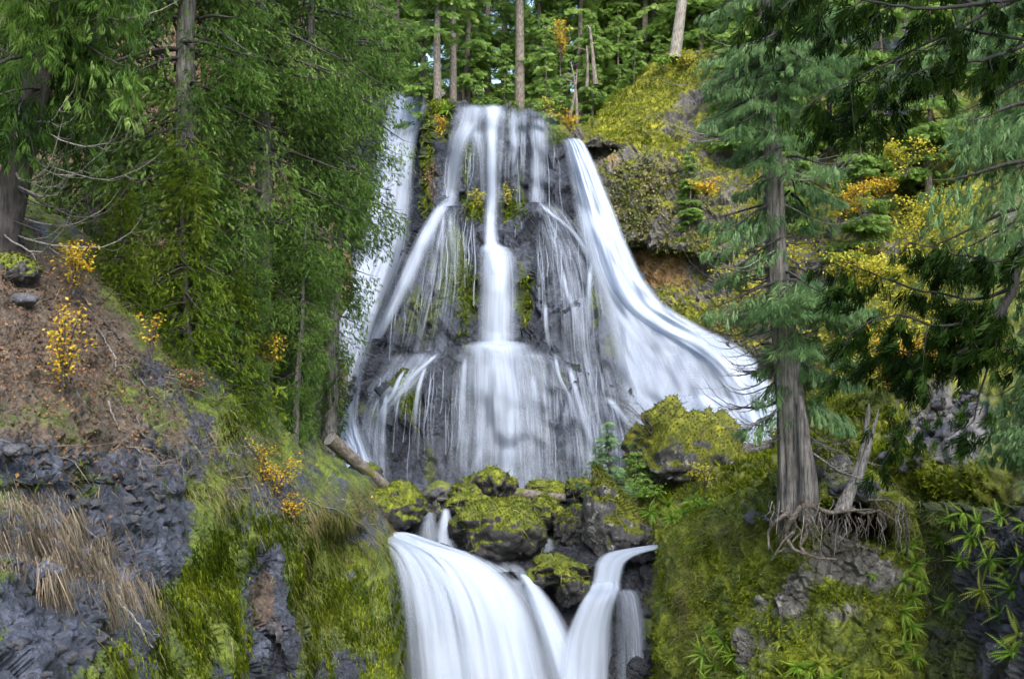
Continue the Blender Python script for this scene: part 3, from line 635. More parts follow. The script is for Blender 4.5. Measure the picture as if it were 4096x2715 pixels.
wpart('left_strand', M['veil'], sheet([(436, 462, 203), (420, 466, 225), (408, 468, 250), (396, 468, 285), (384, 466, 320), (374, 462, 350)], 60, 50, CF, .25, .05, .3, .02, 10, .05), sheet([(446, 566, 106), (444, 566, 135), (440, 566, 170), (438, 568, 200)], 90, 50, CF, .22, .05, .2, .05, 69, .05))
for k_, (x_, dx_) in enumerate([(434, -26), (438, -14), (444, -4), (450, 6)]):
    wpart('left_strand', M['water'], strand([(x_ - 3, x_ + 3, 208), (x_ - 4 + dx_ * .3, x_ + 3 + dx_ * .3, 235), (x_ - 4 + dx_ * .7, x_ + 4 + dx_ * .7, 270), (x_ - 5 + dx_ * 1.2, x_ + 5 + dx_ * 1.2, 310)], 6, 30, .6, .0, 70 + k_))
core = [(563, 579, 138), (567, 586, 146), (572, 595, 164), (578, 605, 188), (585, 616, 215), (593, 628, 245), (604, 646, 280), (620, 668, 306), (642, 704, 326), (672, 738, 343), (702, 762, 364), (724, 776, 392), (736, 784, 420), (738, 788, 450)]
right1 = [(560, 582, 138), (563, 588, 148), (566, 598, 166), (569, 608, 190), (573, 620, 218), (578, 634, 250), (586, 652, 282), (592, 678, 308), (597, 712, 328), (602, 742, 345), (608, 762, 364), (614, 776, 390), (622, 784, 420), (628, 790, 455)]
wpart('right_fall', M['silk'], sheet(core, 50, 110, CD, .6, .5, .95, .85, 12, .25))
wpart('right_fall', M['water'], sheet(right1, 80, 120, CD, .3, .3, .7, .6, 11, .1), sheet([(560, 574, 139), (562, 580, 150), (566, 588, 175), (571, 596, 205), (576, 606, 235), (588, 622, 268), (598, 636, 300), (606, 648, 335), (612, 662, 375), (624, 690, 415), (640, 720, 445)], 30, 90, CD, .4, .1, .45, .4, 13))
wpart('right_fall', M['silk'], sheet([(660, 730, 392), (650, 770, 408), (655, 784, 425), (668, 788, 445), (690, 790, 458)], 50, 30, CD, .9, .4, .8, 1.3, 74, .2), sheet([(600, 660, 300), (600, 690, 335), (606, 720, 370), (615, 740, 405), (630, 760, 445)], 50, 50, CD, .5, .2, .15, .5, 76, .1))
wpart('right_veil', M['veil'], sheet([(524, 550, 117), (526, 551, 135), (528, 550, 165), (526, 549, 202)], 30, 36, CF, .25, .1, .55, .3, 14, .05), sheet([(528, 560, 200), (530, 585, 225), (536, 612, 265), (540, 622, 305), (543, 626, 350), (546, 640, 395), (550, 655, 440), (552, 660, 488)], 80, 90, CF, .25, .05, .2, .24, 15, .05),
      sheet([(500, 532, 108), (502, 530, 140), (505, 526, 175)], 30, 24, CF, .25, .05, .4, .1, 16, .05))
for k_, rows_ in enumerate([[(534, 541, 200), (545, 553, 212), (560, 568, 224), (574, 583, 240), (584, 596, 262), (590, 604, 290)], [(560, 566, 268), (563, 570, 290), (570, 578, 310), (574, 584, 335), (576, 588, 350)], [(588, 594, 258), (586, 594, 280), (584, 594, 300), (586, 597, 330)], [(566, 572, 362), (570, 578, 385), (577, 586, 410), (583, 592, 440), (586, 597, 480)], [(542, 548, 300), (543, 550, 330), (548, 556, 352)], [(600, 612, 395), (612, 624, 410), (626, 640, 430), (640, 656, 455)], [(552, 558, 352), (556, 562, 375), (566, 574, 400), (572, 580, 425)]]):
    wpart('right_veil', M['water'], strand(rows_, 6, 34, .8, .25, 80 + k_))
far = [(396, 424, 91), (390, 428, 100), (384, 424, 116), (376, 418, 145), (368, 416, 180), (360, 415, 220), (352, 410, 255), (342, 398, 285), (332, 386, 315), (324, 374, 350), (320, 364, 385), (320, 362, 420), (322, 372, 450), (324, 386, 490)]
wpart('left_fall', M['silk'], sheet(far, 50, 110, CD, .5, .5, .6, .75, 17, .2), sheet([(398, 418, 92), (392, 412, 110), (382, 404, 145), (374, 398, 185), (366, 392, 225), (356, 384, 265), (344, 374, 300), (332, 362, 340), (324, 352, 400)], 20, 70, CD, .9, .3, .7, .6, 75, .1))
wpart('left_fall', M['water'], sheet([(416, 431, 101), (410, 428, 112), (404, 421, 132), (400, 415, 165), (396, 412, 205)], 14, 36, CD, .6, .2, .75, .3, 18))
wpart('left_ledge', M['veil'], sheet([(386, 456, 350), (376, 445, 366), (366, 430, 384), (358, 405, 402), (354, 392, 428), (356, 392, 458), (362, 396, 490)], 60, 60, CF, .25, .05, .45, .3, 19, .05))
wpart('left_ledge', M['silk'], sheet([(326, 350, 420), (330, 364, 445), (336, 384, 474), (342, 390, 493)], 20, 30, CD, 1.2, .3, 1.0, 1.1, 20))
for k_, rows_ in enumerate([[(436, 442, 352), (424, 432, 362), (410, 420, 374), (398, 407, 390), (388, 396, 405)], [(404, 409, 366), (396, 403, 378), (388, 396, 395), (378, 386, 410), (372, 380, 440), (370, 379, 485)], [(384, 389, 392), (380, 388, 410), (378, 387, 440), (378, 388, 488)], [(424, 429, 364), (416, 423, 385), (412, 420, 410), (410, 418, 440)]]):
    wpart('left_ledge', M['water'], strand(rows_, 6, 34, .95, .35, 90 + k_))
# trickles down the rock
tr = []
rg = np.random.default_rng(41)
for (xa, xb, ya, yb, n) in [(440, 560, 110, 150, 24), (440, 475, 205, 240, 16), (535, 610, 205, 250, 26), (380, 460, 352, 395, 34), (520, 640, 350, 400, 34), (450, 560, 350, 420, 30), (395, 440, 240, 300, 10), (560, 640, 400, 440, 16)]:
    for i in range(n):
        x = rg.uniform(xa, xb); y = rg.uniform(ya, yb); ln = rg.uniform(25, 95); w = rg.uniform(.5, 1.5); r = []
        for k in range(6):
            r.append((x - w / 2, x + w / 2, y)); y += ln / 5; x += rg.normal(0, 1.1) + (x - 495) * .012; w *= rg.uniform(.95, 1.4)
        tr.append(sheet(r, 4, 14, CF, .2, .05, rg.uniform(.4, .9), rg.uniform(-.1, .3), 100 + len(tr), .02))
wpart('trickles', M['veil'], *tr)['kind'] = 'stuff'

lo = add_obj('lower_waterfall', None, label='silky white lower waterfall pouring over the dark ledge in front', kind='structure', loc=W(500, 678, 37))
def lpart(name, mat, *sheets):
    o = water(name, mat, lo, *sheets); o.location = -lo.location; return o
main = [(366, 392, 526, 43, 43), (374, 420, 531, 42.2, 42.2), (386, 446, 539, 41.3, 41.6), (390, 484, 551, 40.7, 41), (394, 512, 567, 40.2, 40.6), (397, 532, 586, 39.8, 40.2), (400, 546, 610, 39.4, 39.7), (402, 556, 640, 39, 39.2), (404, 566, 678, 38.3, 38.5), (404, 578, 740, 37.4, 37.6)]
lpart('main_fall', M['silk'], sheet(main, 110, 120, None, .1, .5, 1.15, .72, 31, .4))
lpart('main_fall', M['silk'], sheet([(a_, b_ - 8, c_, d_ - .35, e_ - .35) for a_, b_, c_, d_, e_ in main[1:]], 90, 100, None, .1, .4, .5, .12, 32, .5))
lpart('middle_chute', M['water'], sheet([(516, 527, 570, 40.8, 40.7), (520, 535, 577, 40.3, 40.3), (526, 546, 590, 39.8, 39.9), (530, 560, 608, 39.3, 39.5), (536, 573, 630, 38.8, 39), (542, 586, 655, 38.4, 38.5), (548, 596, 680, 38, 38), (556, 606, 730, 37.2, 37.2)], 36, 60, None, .15, .3, 1.25, 1.1, 33, .2))
lpart('right_chute', M['silk'], sheet([(655, 704, 541, 41.4, 41.2), (628, 672, 545, 41, 41), (604, 646, 550, 40.7, 40.7), (594, 628, 559, 40.3, 40.3), (591, 623, 573, 39.9, 39.9), (588, 621, 587, 39.6, 39.6)], 36, 40, None, .2, .3, .8, .8, 34, .2),
      sheet([(589, 622, 578, 39.75, 39.75), (586, 622, 586, 39.45, 39.45), (580, 620, 594, 39, 39), (573, 616, 607, 38.7, 38.8), (563, 614, 630, 38.4, 38.6), (558, 614, 655, 38.1, 38.3), (556, 614, 680, 37.8, 38), (558, 616, 740, 37, 37.2)], 44, 60, None, .15, .4, .85, .7, 35, .25))
lpart('right_veil', M['veil'], sheet([(610, 634, 586, 39.2, 39.2), (612, 642, 594, 38.8, 38.7), (612, 648, 615, 38.4, 38.2), (612, 652, 650, 38, 37.8), (612, 654, 690, 37.5, 37.2), (612, 654, 740, 36.9, 36.8)], 50, 50, None, .1, .2, .42, .3, 36))
lpart('thin_sheet', M['veil'], sheet([(500, 532, 575, 40.5, 40.4), (515, 548, 592, 39.9, 39.8), (528, 562, 615, 39.4, 39.3), (538, 575, 645, 38.9, 38.7), (546, 588, 680, 38.3, 38.1), (552, 600, 730, 37.5, 37.3)], 40, 60, None, .0, .05, .75, .7, 43, .1))
lpart('small_cascade', M['water'], sheet([(419, 436, 509, 44, 44), (417, 438, 513, 43.3, 43.3), (415, 441, 525, 42.8, 42.8), (414, 445, 546, 42, 42)], 26, 26, None, .1, .2, .5, .35, 37), sheet([(441, 451, 506, 44, 44), (440, 452, 512, 43.4, 43.4), (436, 455, 522, 43, 43), (430, 460, 547, 42, 42)], 26, 26, None, .1, .2, .85, .75, 38),
      sheet([(541, 553, 536, 43.4, 43.4), (538, 556, 544, 43, 43), (533, 561, 563, 41.8, 41.8)], 20, 20, None, .1, .2, .55, .4, 39))
lpart('slab_water', M['veil'], sheet([(448, 480, 547, 41.6, 41.7), (452, 498, 553, 41.1, 41.3), (466, 512, 560, 40.8, 41), (490, 524, 570, 40.5, 40.6)], 40, 30, None, .12, .05, .45, .45, 40, .1), sheet([(505, 518, 560, 40.9, 40.9), (512, 530, 572, 40.3, 40.4), (524, 538, 590, 39.6, 39.7), (532, 546, 620, 39, 39.1)], 14, 24, None, .25, .05, .35, .2, 42))

# ------------------------------------------------------------------ leaf and frond templates
def frond_tpl(n=9, wid=.42, lw=.075, curl=.12, tipcurve=.0, fwd=.55, twist=.0):
    """flat spray of leaflets along +X, length 1, lying in XY"""
    V, Fc = [], []
    def z(x, y): return -curl * x * x - .25 * abs(y) ** 1.3
    def tri(p, q, r):
        k = len(V); V.extend([p, q, r]); Fc.append((k, k + 1, k + 2))
    tri((0, -.012, 0), (0, .012, 0), (1, 0, z(1, 0)))
    for i in range(n):
        x = (i + .6) / (n + .3); l = wid * (math.sin(math.pi * min(1, .18 + x * .92)) * .8 + .25)
        for s in (-1, 1):
            xo = x + (.03 if s > 0 else 0); tx, ty = xo + l * fwd, s * l * (1 - .25 * fwd)
            d = np.array([tx - xo, ty]); d /= np.linalg.norm(d); nx, ny = -d[1] * lw, d[0] * lw
            mx, my = xo + (tx - xo) * .45, ty * .45
            k = len(V)
            V.extend([(xo, 0, z(xo, 0)), (mx + nx, my + ny, z(mx, my) + .02), (tx, ty, z(tx, ty)), (mx - nx, my - ny, z(mx, my) - .02)])
            Fc.extend([(k, k + 1, k + 2), (k, k + 2, k + 3)])
    return np.array(V), np.array(Fc)
def tassel(seed, n=9, lw=.034, fan=.55):
    rg = np.random.default_rng(seed); V, Fc = [], []
    for k in range(n):
        x0, y0 = rg.uniform(-.05, .5), rg.uniform(-.1, .1); a = rg.uniform(-fan, fan) * (1.15 - x0); l = rg.uniform(.36, .64); z0 = rg.normal(0, .05)
        d = np.array([math.cos(a), math.sin(a)]); nn = np.array([-d[1], d[0]]) * lw * rg.uniform(.7, 1.3); p = np.array([x0, y0]); m_ = p + d * l * .5; e = p + d * l
        i = len(V); V.extend([(*p, z0), (*(m_ + nn), z0 + .03), (*e, z0 - .1), (*(m_ - nn), z0 - .03)]); Fc.extend([(i, i + 1, i + 2), (i, i + 2, i + 3)])
    return np.array(V), np.array(Fc)
T_CEDAR = tassel(5, 9, .0175, .5); T_FINE = tassel(15, 7, .024, .95); T_NEAR = tassel(8, 26, .014, .8); T_FIR = frond_tpl(6, .34, .06, .06, fwd=.7); T_FERN = frond_tpl(12, .17, .034, .4, fwd=.35)
T_LEAF = (np.array([(0, 0, 0), (.45, .36, .05), (1, 0, -.08), (.45, -.36, .05)]), np.array([(0, 1, 2), (0, 2, 3)]))
T_BLADE = (np.array([(0, -.02, 0), (0, .02, 0), (.4, .016, .0), (.4, -.016, .0), (.75, .01, -.1), (.75, -.01, -.1), (1, 0, -.28)]), np.array([(0, 1, 2), (0, 2, 3), (3, 2, 4), (3, 4, 5), (5, 4, 6)]))
T_TUFT = (np.array([(0, -.14, 0), (0, .14, 0), (1, 0, -.1), (.05, -.1, .1), (.05, .1, -.1), (.8, .35, .1)]), np.array([(0, 1, 2), (3, 4, 5)]))

def rvec(rng, n): return norm(rng.normal(size=(n, 3)))

def crown(seed, hb, ht, R, nb, per_m, flen, droop=.55, lift=.1, spread=.3, hang=.9, tpl=T_CEDAR, lean=(0, 0), arc=(0, 2 * math.pi), tubes=True, bare=.12, up=.55, dropz=.12, wild=.3):
    rng = np.random.default_rng(seed)
    h = hb + (ht - hb) * rng.random(nb) ** 1.05
    f = (h - hb) / (ht - hb)
    L = R(f) * rng.uniform(.55, 1.12, nb); az = rng.uniform(arc[0], arc[1], nb); dr = droop * rng.uniform(.6, 1.35, nb)
    rad = np.stack([np.cos(az), np.sin(az), 0 * az], -1); perp = np.stack([-np.sin(az), np.cos(az), 0 * az], -1)
    def curve(i, t):
        l = L[i]; z = l * (lift * t - dr[i] * t ** 1.6 + .38 * dr[i] * t ** 4)
        hh = h[i] + z
        return rad[i] * (l * t * (1 - .12 * t))[:, None] + np.stack([lean[0] * h[i], lean[1] * h[i], hh], -1) + perp[i] * (np.sin(t * 2.2 + i) * .08 * l)[:, None]
    cnt = np.maximum(4, (L * per_m).astype(int)); i = np.repeat(np.arange(nb), cnt); n = len(i)
    t = bare + (1 - bare) * rng.random(n) ** .8
    s = rng.uniform(-1, 1, n); off = s * spread * L[i] * np.sin(np.pi * np.clip(t * .85 + .12, 0, 1)) ** .8
    Pb = curve(i, t) + perp[i] * off[:, None]; Pb[:, 2] -= np.abs(off) * .45 + rng.random(n) ** 1.4 * dropz
    X = rad[i] * rng.uniform(.2, .9, n)[:, None] + perp[i] * (s * .9)[:, None] + rvec(rng, n) * wild; X[:, 2] -= hang * rng.uniform(.3, 1.5, n)
    Z = rad[i] * .55 + rvec(rng, n) * .5; Z[:, 2] += up
    sz = flen * rng.uniform(.55, 1.25, n) * (1.15 - .35 * t)
    bt = rng.random(nb)
    tint = np.clip(.5 + 1.35 * (.42 * fbm(Pb * .9, 2, seed) + .25 * bt[i] + .33 * rng.random(n) - .5), 0, 1)
    V, Fc, A = scatter(tpl[0], tpl[1], X, Z, Pb, sz, tint)
    sp = Soup()
    if tubes:
        for k in range(nb):
            tt = np.linspace(0, 1, 7); c = curve(np.full(7, k), tt)
            sp.add(*tube(c, (.016 * L[k] + .012) * (1 - tt * .9), 4))
    return (V, Fc, A), sp

def trunk_mesh(name, mat, pts, rad, sides=14, ridge=.06, seed=0, flare=0):
    pts = np.asarray(pts, float); n = len(pts)
    v = np.linspace(0, n - 1, max(n, int(n * 5))); c = np.stack([np.interp(v, np.arange(n), pts[:, k]) for k in range(3)], -1); r = np.interp(v, np.arange(n), rad)
    V, Fc = tube(c, r, sides)
    ctr = np.repeat(c, sides, 0); d = V - ctr
    q = np.c_[np.tile(np.arange(sides), len(c)) * .9, np.repeat(v, sides) * .25, np.zeros(len(V))]
    k = 1 + (fbm(q, 3, seed) - .5) * ridge * 6
    if flare: k = k + flare * np.repeat(np.clip(1 - v / v[-1] * 6, 0, 1) ** 2, sides) * (.6 + .8 * np.tile(np.sin(np.arange(sides) * 2 * np.pi / sides * 4), len(c)).clip(-.4, 1))
    return make_mesh(name, ctr + d * k[:, None], Fc, None, True, mat)

def make_tree(name, label, cat, group, H, r0, cr, trunk_mat, leaf_mat, seed, loc, lean=(0, 0), flare=.25, arms=True):
    t = thing(name, loc, label, cat, group)
    z = np.linspace(-1.2, H, 9); zz = np.clip(z, 0, None)
    pts = np.stack([lean[0] * zz + .12 * np.sin(z * .5 + seed), lean[1] * zz, z], -1)
    add_obj('trunk', trunk_mesh('trunk', trunk_mat, pts, r0 * (1 - .93 * np.clip(z / H, 0, 1)), 12, .05, seed, flare), t)
    (V, Fc, A), sp = cr
    add_obj('crown', make_mesh('crown', V, Fc, {'tint': A}, False, leaf_mat), t)
    if arms and sp.n: add_obj('branches', sp.mesh('branches', M['bark_dark']), t, kind='stuff')
    return t

# ------------------------------------------------------------------ forest above the falls
conif = lambda f: 3.4 * (1 - f) ** .75 + .25
tallfir = lambda f: 2.6 + 1.2 * (f > .1) - 2.2 * f
G_FOR = 'conifers of the forest above the falls'
p1 = make_tree('fir_tree', 'x', 'tree', G_FOR, 34, .42, crown(201, 7, 33, lambda f: 3.6 - 2.6 * f, 80, 11, .95, .35, .12, .3, .35, T_FIR), M['bark_fir'], M['fir'], 1, W(519, 88, 74))
p2 = make_tree('fir_tree', 'x', 'tree', G_FOR, 26, .34, crown(202, 2.5, 25, lambda f: 3.8 * (1 - f) ** .7 + .3, 85, 12, .9, .4, .12, .32, .4, T_FIR), M['bark_fir'], M['fir'], 2, W(600, 70, 84))
p3 = make_tree('young_fir', 'x', 'tree', G_FOR, 9, .13, crown(203, .5, 9, lambda f: 2.1 * (1 - f) ** .8 + .12, 75, 16, .55, .35, .1, .3, .35, T_FIR), M['bark_fir'], M['fir'], 3, W(480, 98, 70))
p4 = make_tree('bare_trunk_fir', 'x', 'tree', G_FOR, 36, .5, crown(204, 14, 36, lambda f: 3.2 - 2.2 * f, 70, 12, .9, .4, .1, .3, .4, T_FIR), M['bark_fir'], M['fir'], 4, W(424, 84, 69))
RNG2 = None
first = {id(p): True for p in (p1, p2, p3, p4)}
def plant(p, px, Y, sc, label, group=None, rz=None, tilt=(0, 0), dz=-.2):
    x = (px - 512) / FPX * Y; z = float(forest_z(np.array(x), np.array(float(Y)))) + dz
    rz = RNG.uniform(0, 6.28) if rz is None else rz
    if first.get(id(p)):
        first[id(p)] = False; p.location = (x, Y, z); p.rotation_euler = (*tilt, rz); p.scale = (sc,) * 3; p['label'] = label
        if group: p['group'] = group
        elif 'group' in p: del p['group']
        return p
    return copy_tree(p, (x, Y, z), rz, sc, label, 'tree', group, tilt)
plant(p4, 424, 70, .62, 'left of the twin straight fir trunks above the falls')
plant(p4, 435, 69, .68, 'right of the twin straight fir trunks above the falls', tilt=(0, .025))
plant(p4, 453, 72, .55, 'fir with a partly hidden trunk just right of the twin trunks')
plant(p4, 520, 76, .78, 'tall lone fir trunk rising behind the middle of the falls', tilt=(0, -.02))
plant(p4, 566, 80, .7, 'fir trunk standing behind the high yellow maple')
plant(p4, 556, 83, .6, 'slim fir trunk just left of the one behind the yellow maple')
plant(p3, 635, 70, .78, 'young pale green fir standing alone on the mossy crag')
plant(p3, 478, 69, .55, 'small bushy fir just behind the lip of the falls')
plant(p3, 505, 71, .6, 'small fir right of the one at the lip of the falls')
plant(p3, 545, 70, .8, 'blue-green small fir between the falls and the crag')
plant(p3, 560, 72, .75, 'bushy small fir in front of the yellow maple trunk')
plant(p3, 592, 74, .9, 'spreading young fir left of the pale young fir')
plant(p3, 618, 78, .9, 'young fir behind the top of the mossy crag')
plant(p3, 400, 74, .9, 'young fir at the top of the left-hand fall')
plant(p3, 660, 76, .7, 'young fir half hidden behind the pale leaning trunk')
for px, Y, sc, lab in [(398, 80, .8, 'bushy fir above the left-hand fall'), (468, 76, .7, 'low-branched fir right of the twin trunks'), (488, 82, .9, 'low-branched fir filling the gap behind the middle of the falls'), (540, 78, .8, 'bright low-branched fir right of the lone trunk'), (580, 77, .75, 'low-branched fir between the yellow maple and the snag'), (608, 82, .95, 'tall low-branched fir behind the snag'), (645, 80, .9, 'low-branched fir behind the pale young fir'), (690, 78, .9, 'low-branched fir right of the pale leaning trunk'), (370, 84, 1.0, 'tall fir behind the left-hand cedars, nearest the falls'), (505, 90, 1.0, 'tall fir deep behind the lone trunk')]:
    plant(p2, px, Y, sc, lab)
rg = np.random.default_rng(77)
for i in range(64):
    Y = rg.uniform(78, 135); px = rg.uniform(250, 800) if i < 46 else rg.uniform(-40, 400)
    if 500 < px < 540 and Y < 100: continue
    p = [p1, p2, p2, p3][rg.integers(4)]
    deep = Y > 102
    plant(p, px, Y, rg.uniform(.75, 1.1) * (1.5 if p is p3 else 1), 'dark conifer deep inside the forest above the falls' if deep else 'green conifer in the middle rows of the forest above the falls', G_FOR + (', deep' if deep else ', middle'))
# the thick pale trunk on the crag
t = thing('leaning_fir', on('mossy_crag', 672, 63) + np.array([0, -.1, 0]), 'thick pale fir trunk leaning right on top of the mossy crag', 'tree')
zz = np.linspace(-1.2, 9, 9)
add_obj('trunk', trunk_mesh('trunk', M['bark_pale'], np.stack([.13 * zz + .02 * zz ** 1.3 * 0, 0 * zz, zz], -1), .4 - .018 * zz, 14, .03, 9, .3), t)
t = thing('broken_snag', W(595, 78, 69), 'broken pale snag leaning left among the young firs', 'snag')
zz = np.linspace(-.4, 3.2, 7)
add_obj('trunk', trunk_mesh('trunk', M['bark_fir'], np.stack([-.1 * zz, 0 * zz, zz], -1), .15 - .025 * zz, 8, .05, 19, .3), t)
add_obj('broken_top', make_mesh('broken_top', *tube([(-.32, 0, 3.1), (-.42, 0, 3.25), (-.6, .1, 3.3)], [.07, .05, .02], 6), None, True, M['bark_fir']), t)
for k, (px, py, ang, ln, lab) in enumerate([(577, 118, -.1, 3.4, 'thin grey leaning stem above the right end of the falls lip'), (571, 112, .12, 2.6, 'thin dark stem left of the leaning grey stem above the lip'), (587, 82, -.05, 2.2, 'short grey stem below the broken snag')]):
    t = thing('sapling_stem', W(px, py, 66.5), lab, 'sapling'); zz = np.linspace(-.3, ln, 6)
    add_obj('trunk', trunk_mesh('trunk', M['bark_fir'], np.stack([ang * zz + .1 * np.sin(zz), 0 * zz, zz], -1), .1 - .02 * zz, 6, .05, k), t)
    sp = Soup()
    for j in range(7):
        a = RNG.uniform(0, 6.28); h = ln * RNG.uniform(.4, 1); sp.add(*tube([(ang * h, 0, h), (ang * h + .5 * math.cos(a), .5 * math.sin(a), h + .2), (ang * h + .9 * math.cos(a), .9 * math.sin(a), h + .1)], [.025, .015, .006], 3))
    add_obj('branches', sp.mesh('branches', M['bark_fir']), t, kind='stuff')

# ------------------------------------------------------------------ left-hand cedars
def treeR(a, b): return lambda f: a + (b - a) * f
q1 = make_tree('cedar_tree', 'tall cedar over the upper part of the left bank, its trunk glimpsed through the fronds', 'tree', None, 24, .5, crown(301, 1.5, 22, lambda f: 2.3 + 1.5 * sstep(f, .15, .5) - .8 * sstep(f, .7, 1), 180, 40, .38, .6, .1, .3, .75, T_FINE, up=.2, dropz=1.2, wild=.6), M['bark'], M['cedar'], 31, W(188, 405, 34.5))
q2 = make_tree('cedar_tree', 'cedar leaning out towards the upper falls, rightmost of the left-hand trees', 'tree', None, 24, .42, crown(302, 1.0, 22, lambda f: .9 + 2.3 * sstep(f, .1, .6), 170, 44, .36, .65, .08, .3, .8, T_FINE, up=.2, dropz=1.2, lean=(.06, 0), wild=.6), M['bark'], M['cedar'], 32, W(283, 495, 41), lean=(.06, 0))
q3 = make_tree('hemlock_tree', 'yellow-green drooping young conifer behind the litter slope of the left bank', 'tree', None, 8, .14, crown(303, .2, 8, treeR(2.5, .6), 110, 40, .32, .6, .15, .32, .6, T_FINE, up=.3, dropz=1.0, wild=.6), M['bark_dark'], M['hemlock'], 33, W(185, 385, 32.6))
copy_tree(q1, W(95, 350, 37), 1.9, .95, 'cedar behind the dead-branched trunk at the upper left')
copy_tree(q1, W(262, 462, 38.5), 3.1, .98, 'cedar in the middle of the left-hand tree group')
copy_tree(q2, W(325, 470, 48), .3, .95, 'cedar standing farthest back at the edge of the left-hand fall')
copy_tree(q1, W(-60, 300, 33), 4.4, .9, 'cedar cut off by the left edge of the picture')
copy_tree(q2, W(292, 496, 37.5), .7, .4, 'small bright green cedar low above the bank beside the foot of the falls')
copy_tree(q2, W(255, 470, 35.5), 4.0, .36, 'bushy low cedar above the bare moss edge of the left bank')
copy_tree(q3, W(235, 440, 34.6), 1.2, .75, 'low yellow-green conifer at the lower end of the left-hand trees')
copy_tree(q3, W(120, 350, 31.8), 2.6, .7, 'yellow-green conifer branches beside the yellow shrub of the left bank')
copy_tree(q3, W(215, 420, 36), 5.0, 1.25, 'taller yellow-green conifer between the two large left-hand cedars')

# trunk with pale dead branches at the left edge
old = thing('old_cedar', W(2, 232, 28.5), 'dark old trunk at the left edge with pale curved dead branches', 'tree')
zz = np.linspace(-1, 9, 9); pts = np.stack([.24 * zz, 0 * zz, zz], -1)
add_obj('trunk', trunk_mesh('trunk', M['bark_dark'], pts, .4 - .018 * zz, 16, .08, 51, .2), old)
rg = np.random.default_rng(52)
def jbranch(rng, ln, az, drop=.45, curl=.55, n=10):
    t = np.linspace(0, 1, n); x = ln * (t - .12 * t ** 3); z = ln * (-drop * t + curl * t ** 2.6) + rng.normal(0, .01, n).cumsum() * ln
    w = rng.normal(0, .02, n).cumsum() * ln
    return np.stack([x * math.cos(az) - w * math.sin(az), x * math.sin(az) + w * math.cos(az), z], -1)
def dead_branch(parent, base, ln, az, rad, rng, mat, drop=.45, curl=.55, twigs=4):
    sp = Soup(); c = jbranch(rng, ln, az, drop, curl); r = rad * (1 - .85 * np.linspace(0, 1, len(c))); sp.add(*tube(c, r, 5))
    for _ in range(twigs):
        k = rng.integers(3, 9); d = jbranch(rng, ln * rng.uniform(.15, .4), az + rng.uniform(-1.1, 1.1), rng.uniform(.0, .6), rng.uniform(.3, .9), 6); sp.add(*tube(c[k] + d, r[k] * .55 * (1 - .8 * np.linspace(0, 1, 6)), 4))
    o = add_obj('dead_branch', sp.mesh('dead_branch', mat), parent); o.location = Vector([float(v) for v in base]); return o
for k in range(20):
    h = rg.uniform(-.6, 6.5) if k > 8 else rg.uniform(-.6, 2.2)
    dead_branch(old, (.24 * h, 0, h), rg.uniform(1.6, 4.6), rg.uniform(-.9, .25), rg.uniform(.022, .042), rg, M['silver'] if k % 3 else M['bark_dark'], rg.uniform(.35, .75), rg.uniform(.4, .75), 4)
(V, Fc, A), sp = crown(55, 3.2, 10, treeR(2.6, 2.6), 40, 34, .55, .6, .1, .3, 1.6, lean=(.24, 0), up=.15, dropz=1.3)
add_obj('crown', make_mesh('crown', V, Fc, {'tint': A}, False, M['cedar']), old); add_obj('branches', sp.mesh('branches', M['bark_dark']), old, kind='stuff')

# ------------------------------------------------------------------ the large cedar on the bluff
big = thing('large_cedar', W(797, 494, 31), 'large grey-barked cedar on top of the mossy bluff, draped in dead branches', 'tree')
bpx = np.array([(798, 512), (797, 478), (795, 450), (792, 410), (788, 370), (784, 330), (780, 290), (777, 250), (775, 200), (773, 140), (771, 70), (768, 0), (764, -90)])
bp = W(bpx[:, 0], bpx[:, 1], 31) - W(797, 494, 31)
brad = np.array([.5, .47, .43, .4, .37, .34, .31, .28, .29, .25, .2, .16, .1])
add_obj('trunk', trunk_mesh('trunk', M['bark'], bp, brad, 40, .11, 61, .08), big)
add_obj('trunk_rib', trunk_mesh('trunk_rib', M['bark'], W(np.array([806, 807, 806, 803, 800]), np.array([520, 490, 460, 425, 395]), 30.35) - W(797, 494, 31), [.2, .2, .2, .16, .06], 10, .08, 62), big)
rg = np.random.default_rng(63)
def trunk_at(py):
    return np.array([np.interp(-py, -bpx[:, 1], bp[:, k]) for k in range(3)])
for k in range(84):
    py = rg.uniform(225, 440); b = trunk_at(py); az = rg.choice([rg.uniform(2.3, 3.9), rg.uniform(-.8, .8)], p=[.58, .42])
    ln = rg.uniform(1.3, 3.2) * (1 if py > 250 else .9)
    dead_branch(big, b, ln, az, rg.uniform(.018, .034), rg, M['twig'] if rg.random() < .6 else M['silver'], rg.uniform(.3, .95), rg.uniform(.25, .8), 5)
for k in range(16):
    py = rg.uniform(20, 230); b = trunk_at(py); dead_branch(big, b, rg.uniform(2, 4.2), rg.choice([rg.uniform(2.6, 3.6), rg.uniform(-.5, .5)]), rg.uniform(.02, .04), rg, M['silver'], rg.uniform(.2, .55), rg.uniform(.3, .6), 5)
(V, Fc, A), sp = crown(64, 5.4, 19, treeR(2.7, 2.7), 96, 34, .44, .65, .1, .32, 1.4, lean=(-.035, 0), up=.25)
add_obj('crown', make_mesh('crown', V, Fc, {'tint': A}, False, M['cedar_blue']), big); add_obj('branches', sp.mesh('branches', M['bark_dark']), big, kind='stuff')
(V, Fc, A), sp = crown(65, 2.6, 6.2, treeR(1.7, 2.4), 22, 30, .5, .6, .1, .3, 1.4, lean=(-.02, 0), up=.25)
add_obj('lower_sprays', make_mesh('lower_sprays', V, Fc, {'tint': A}, False, M['cedar_blue']), big)

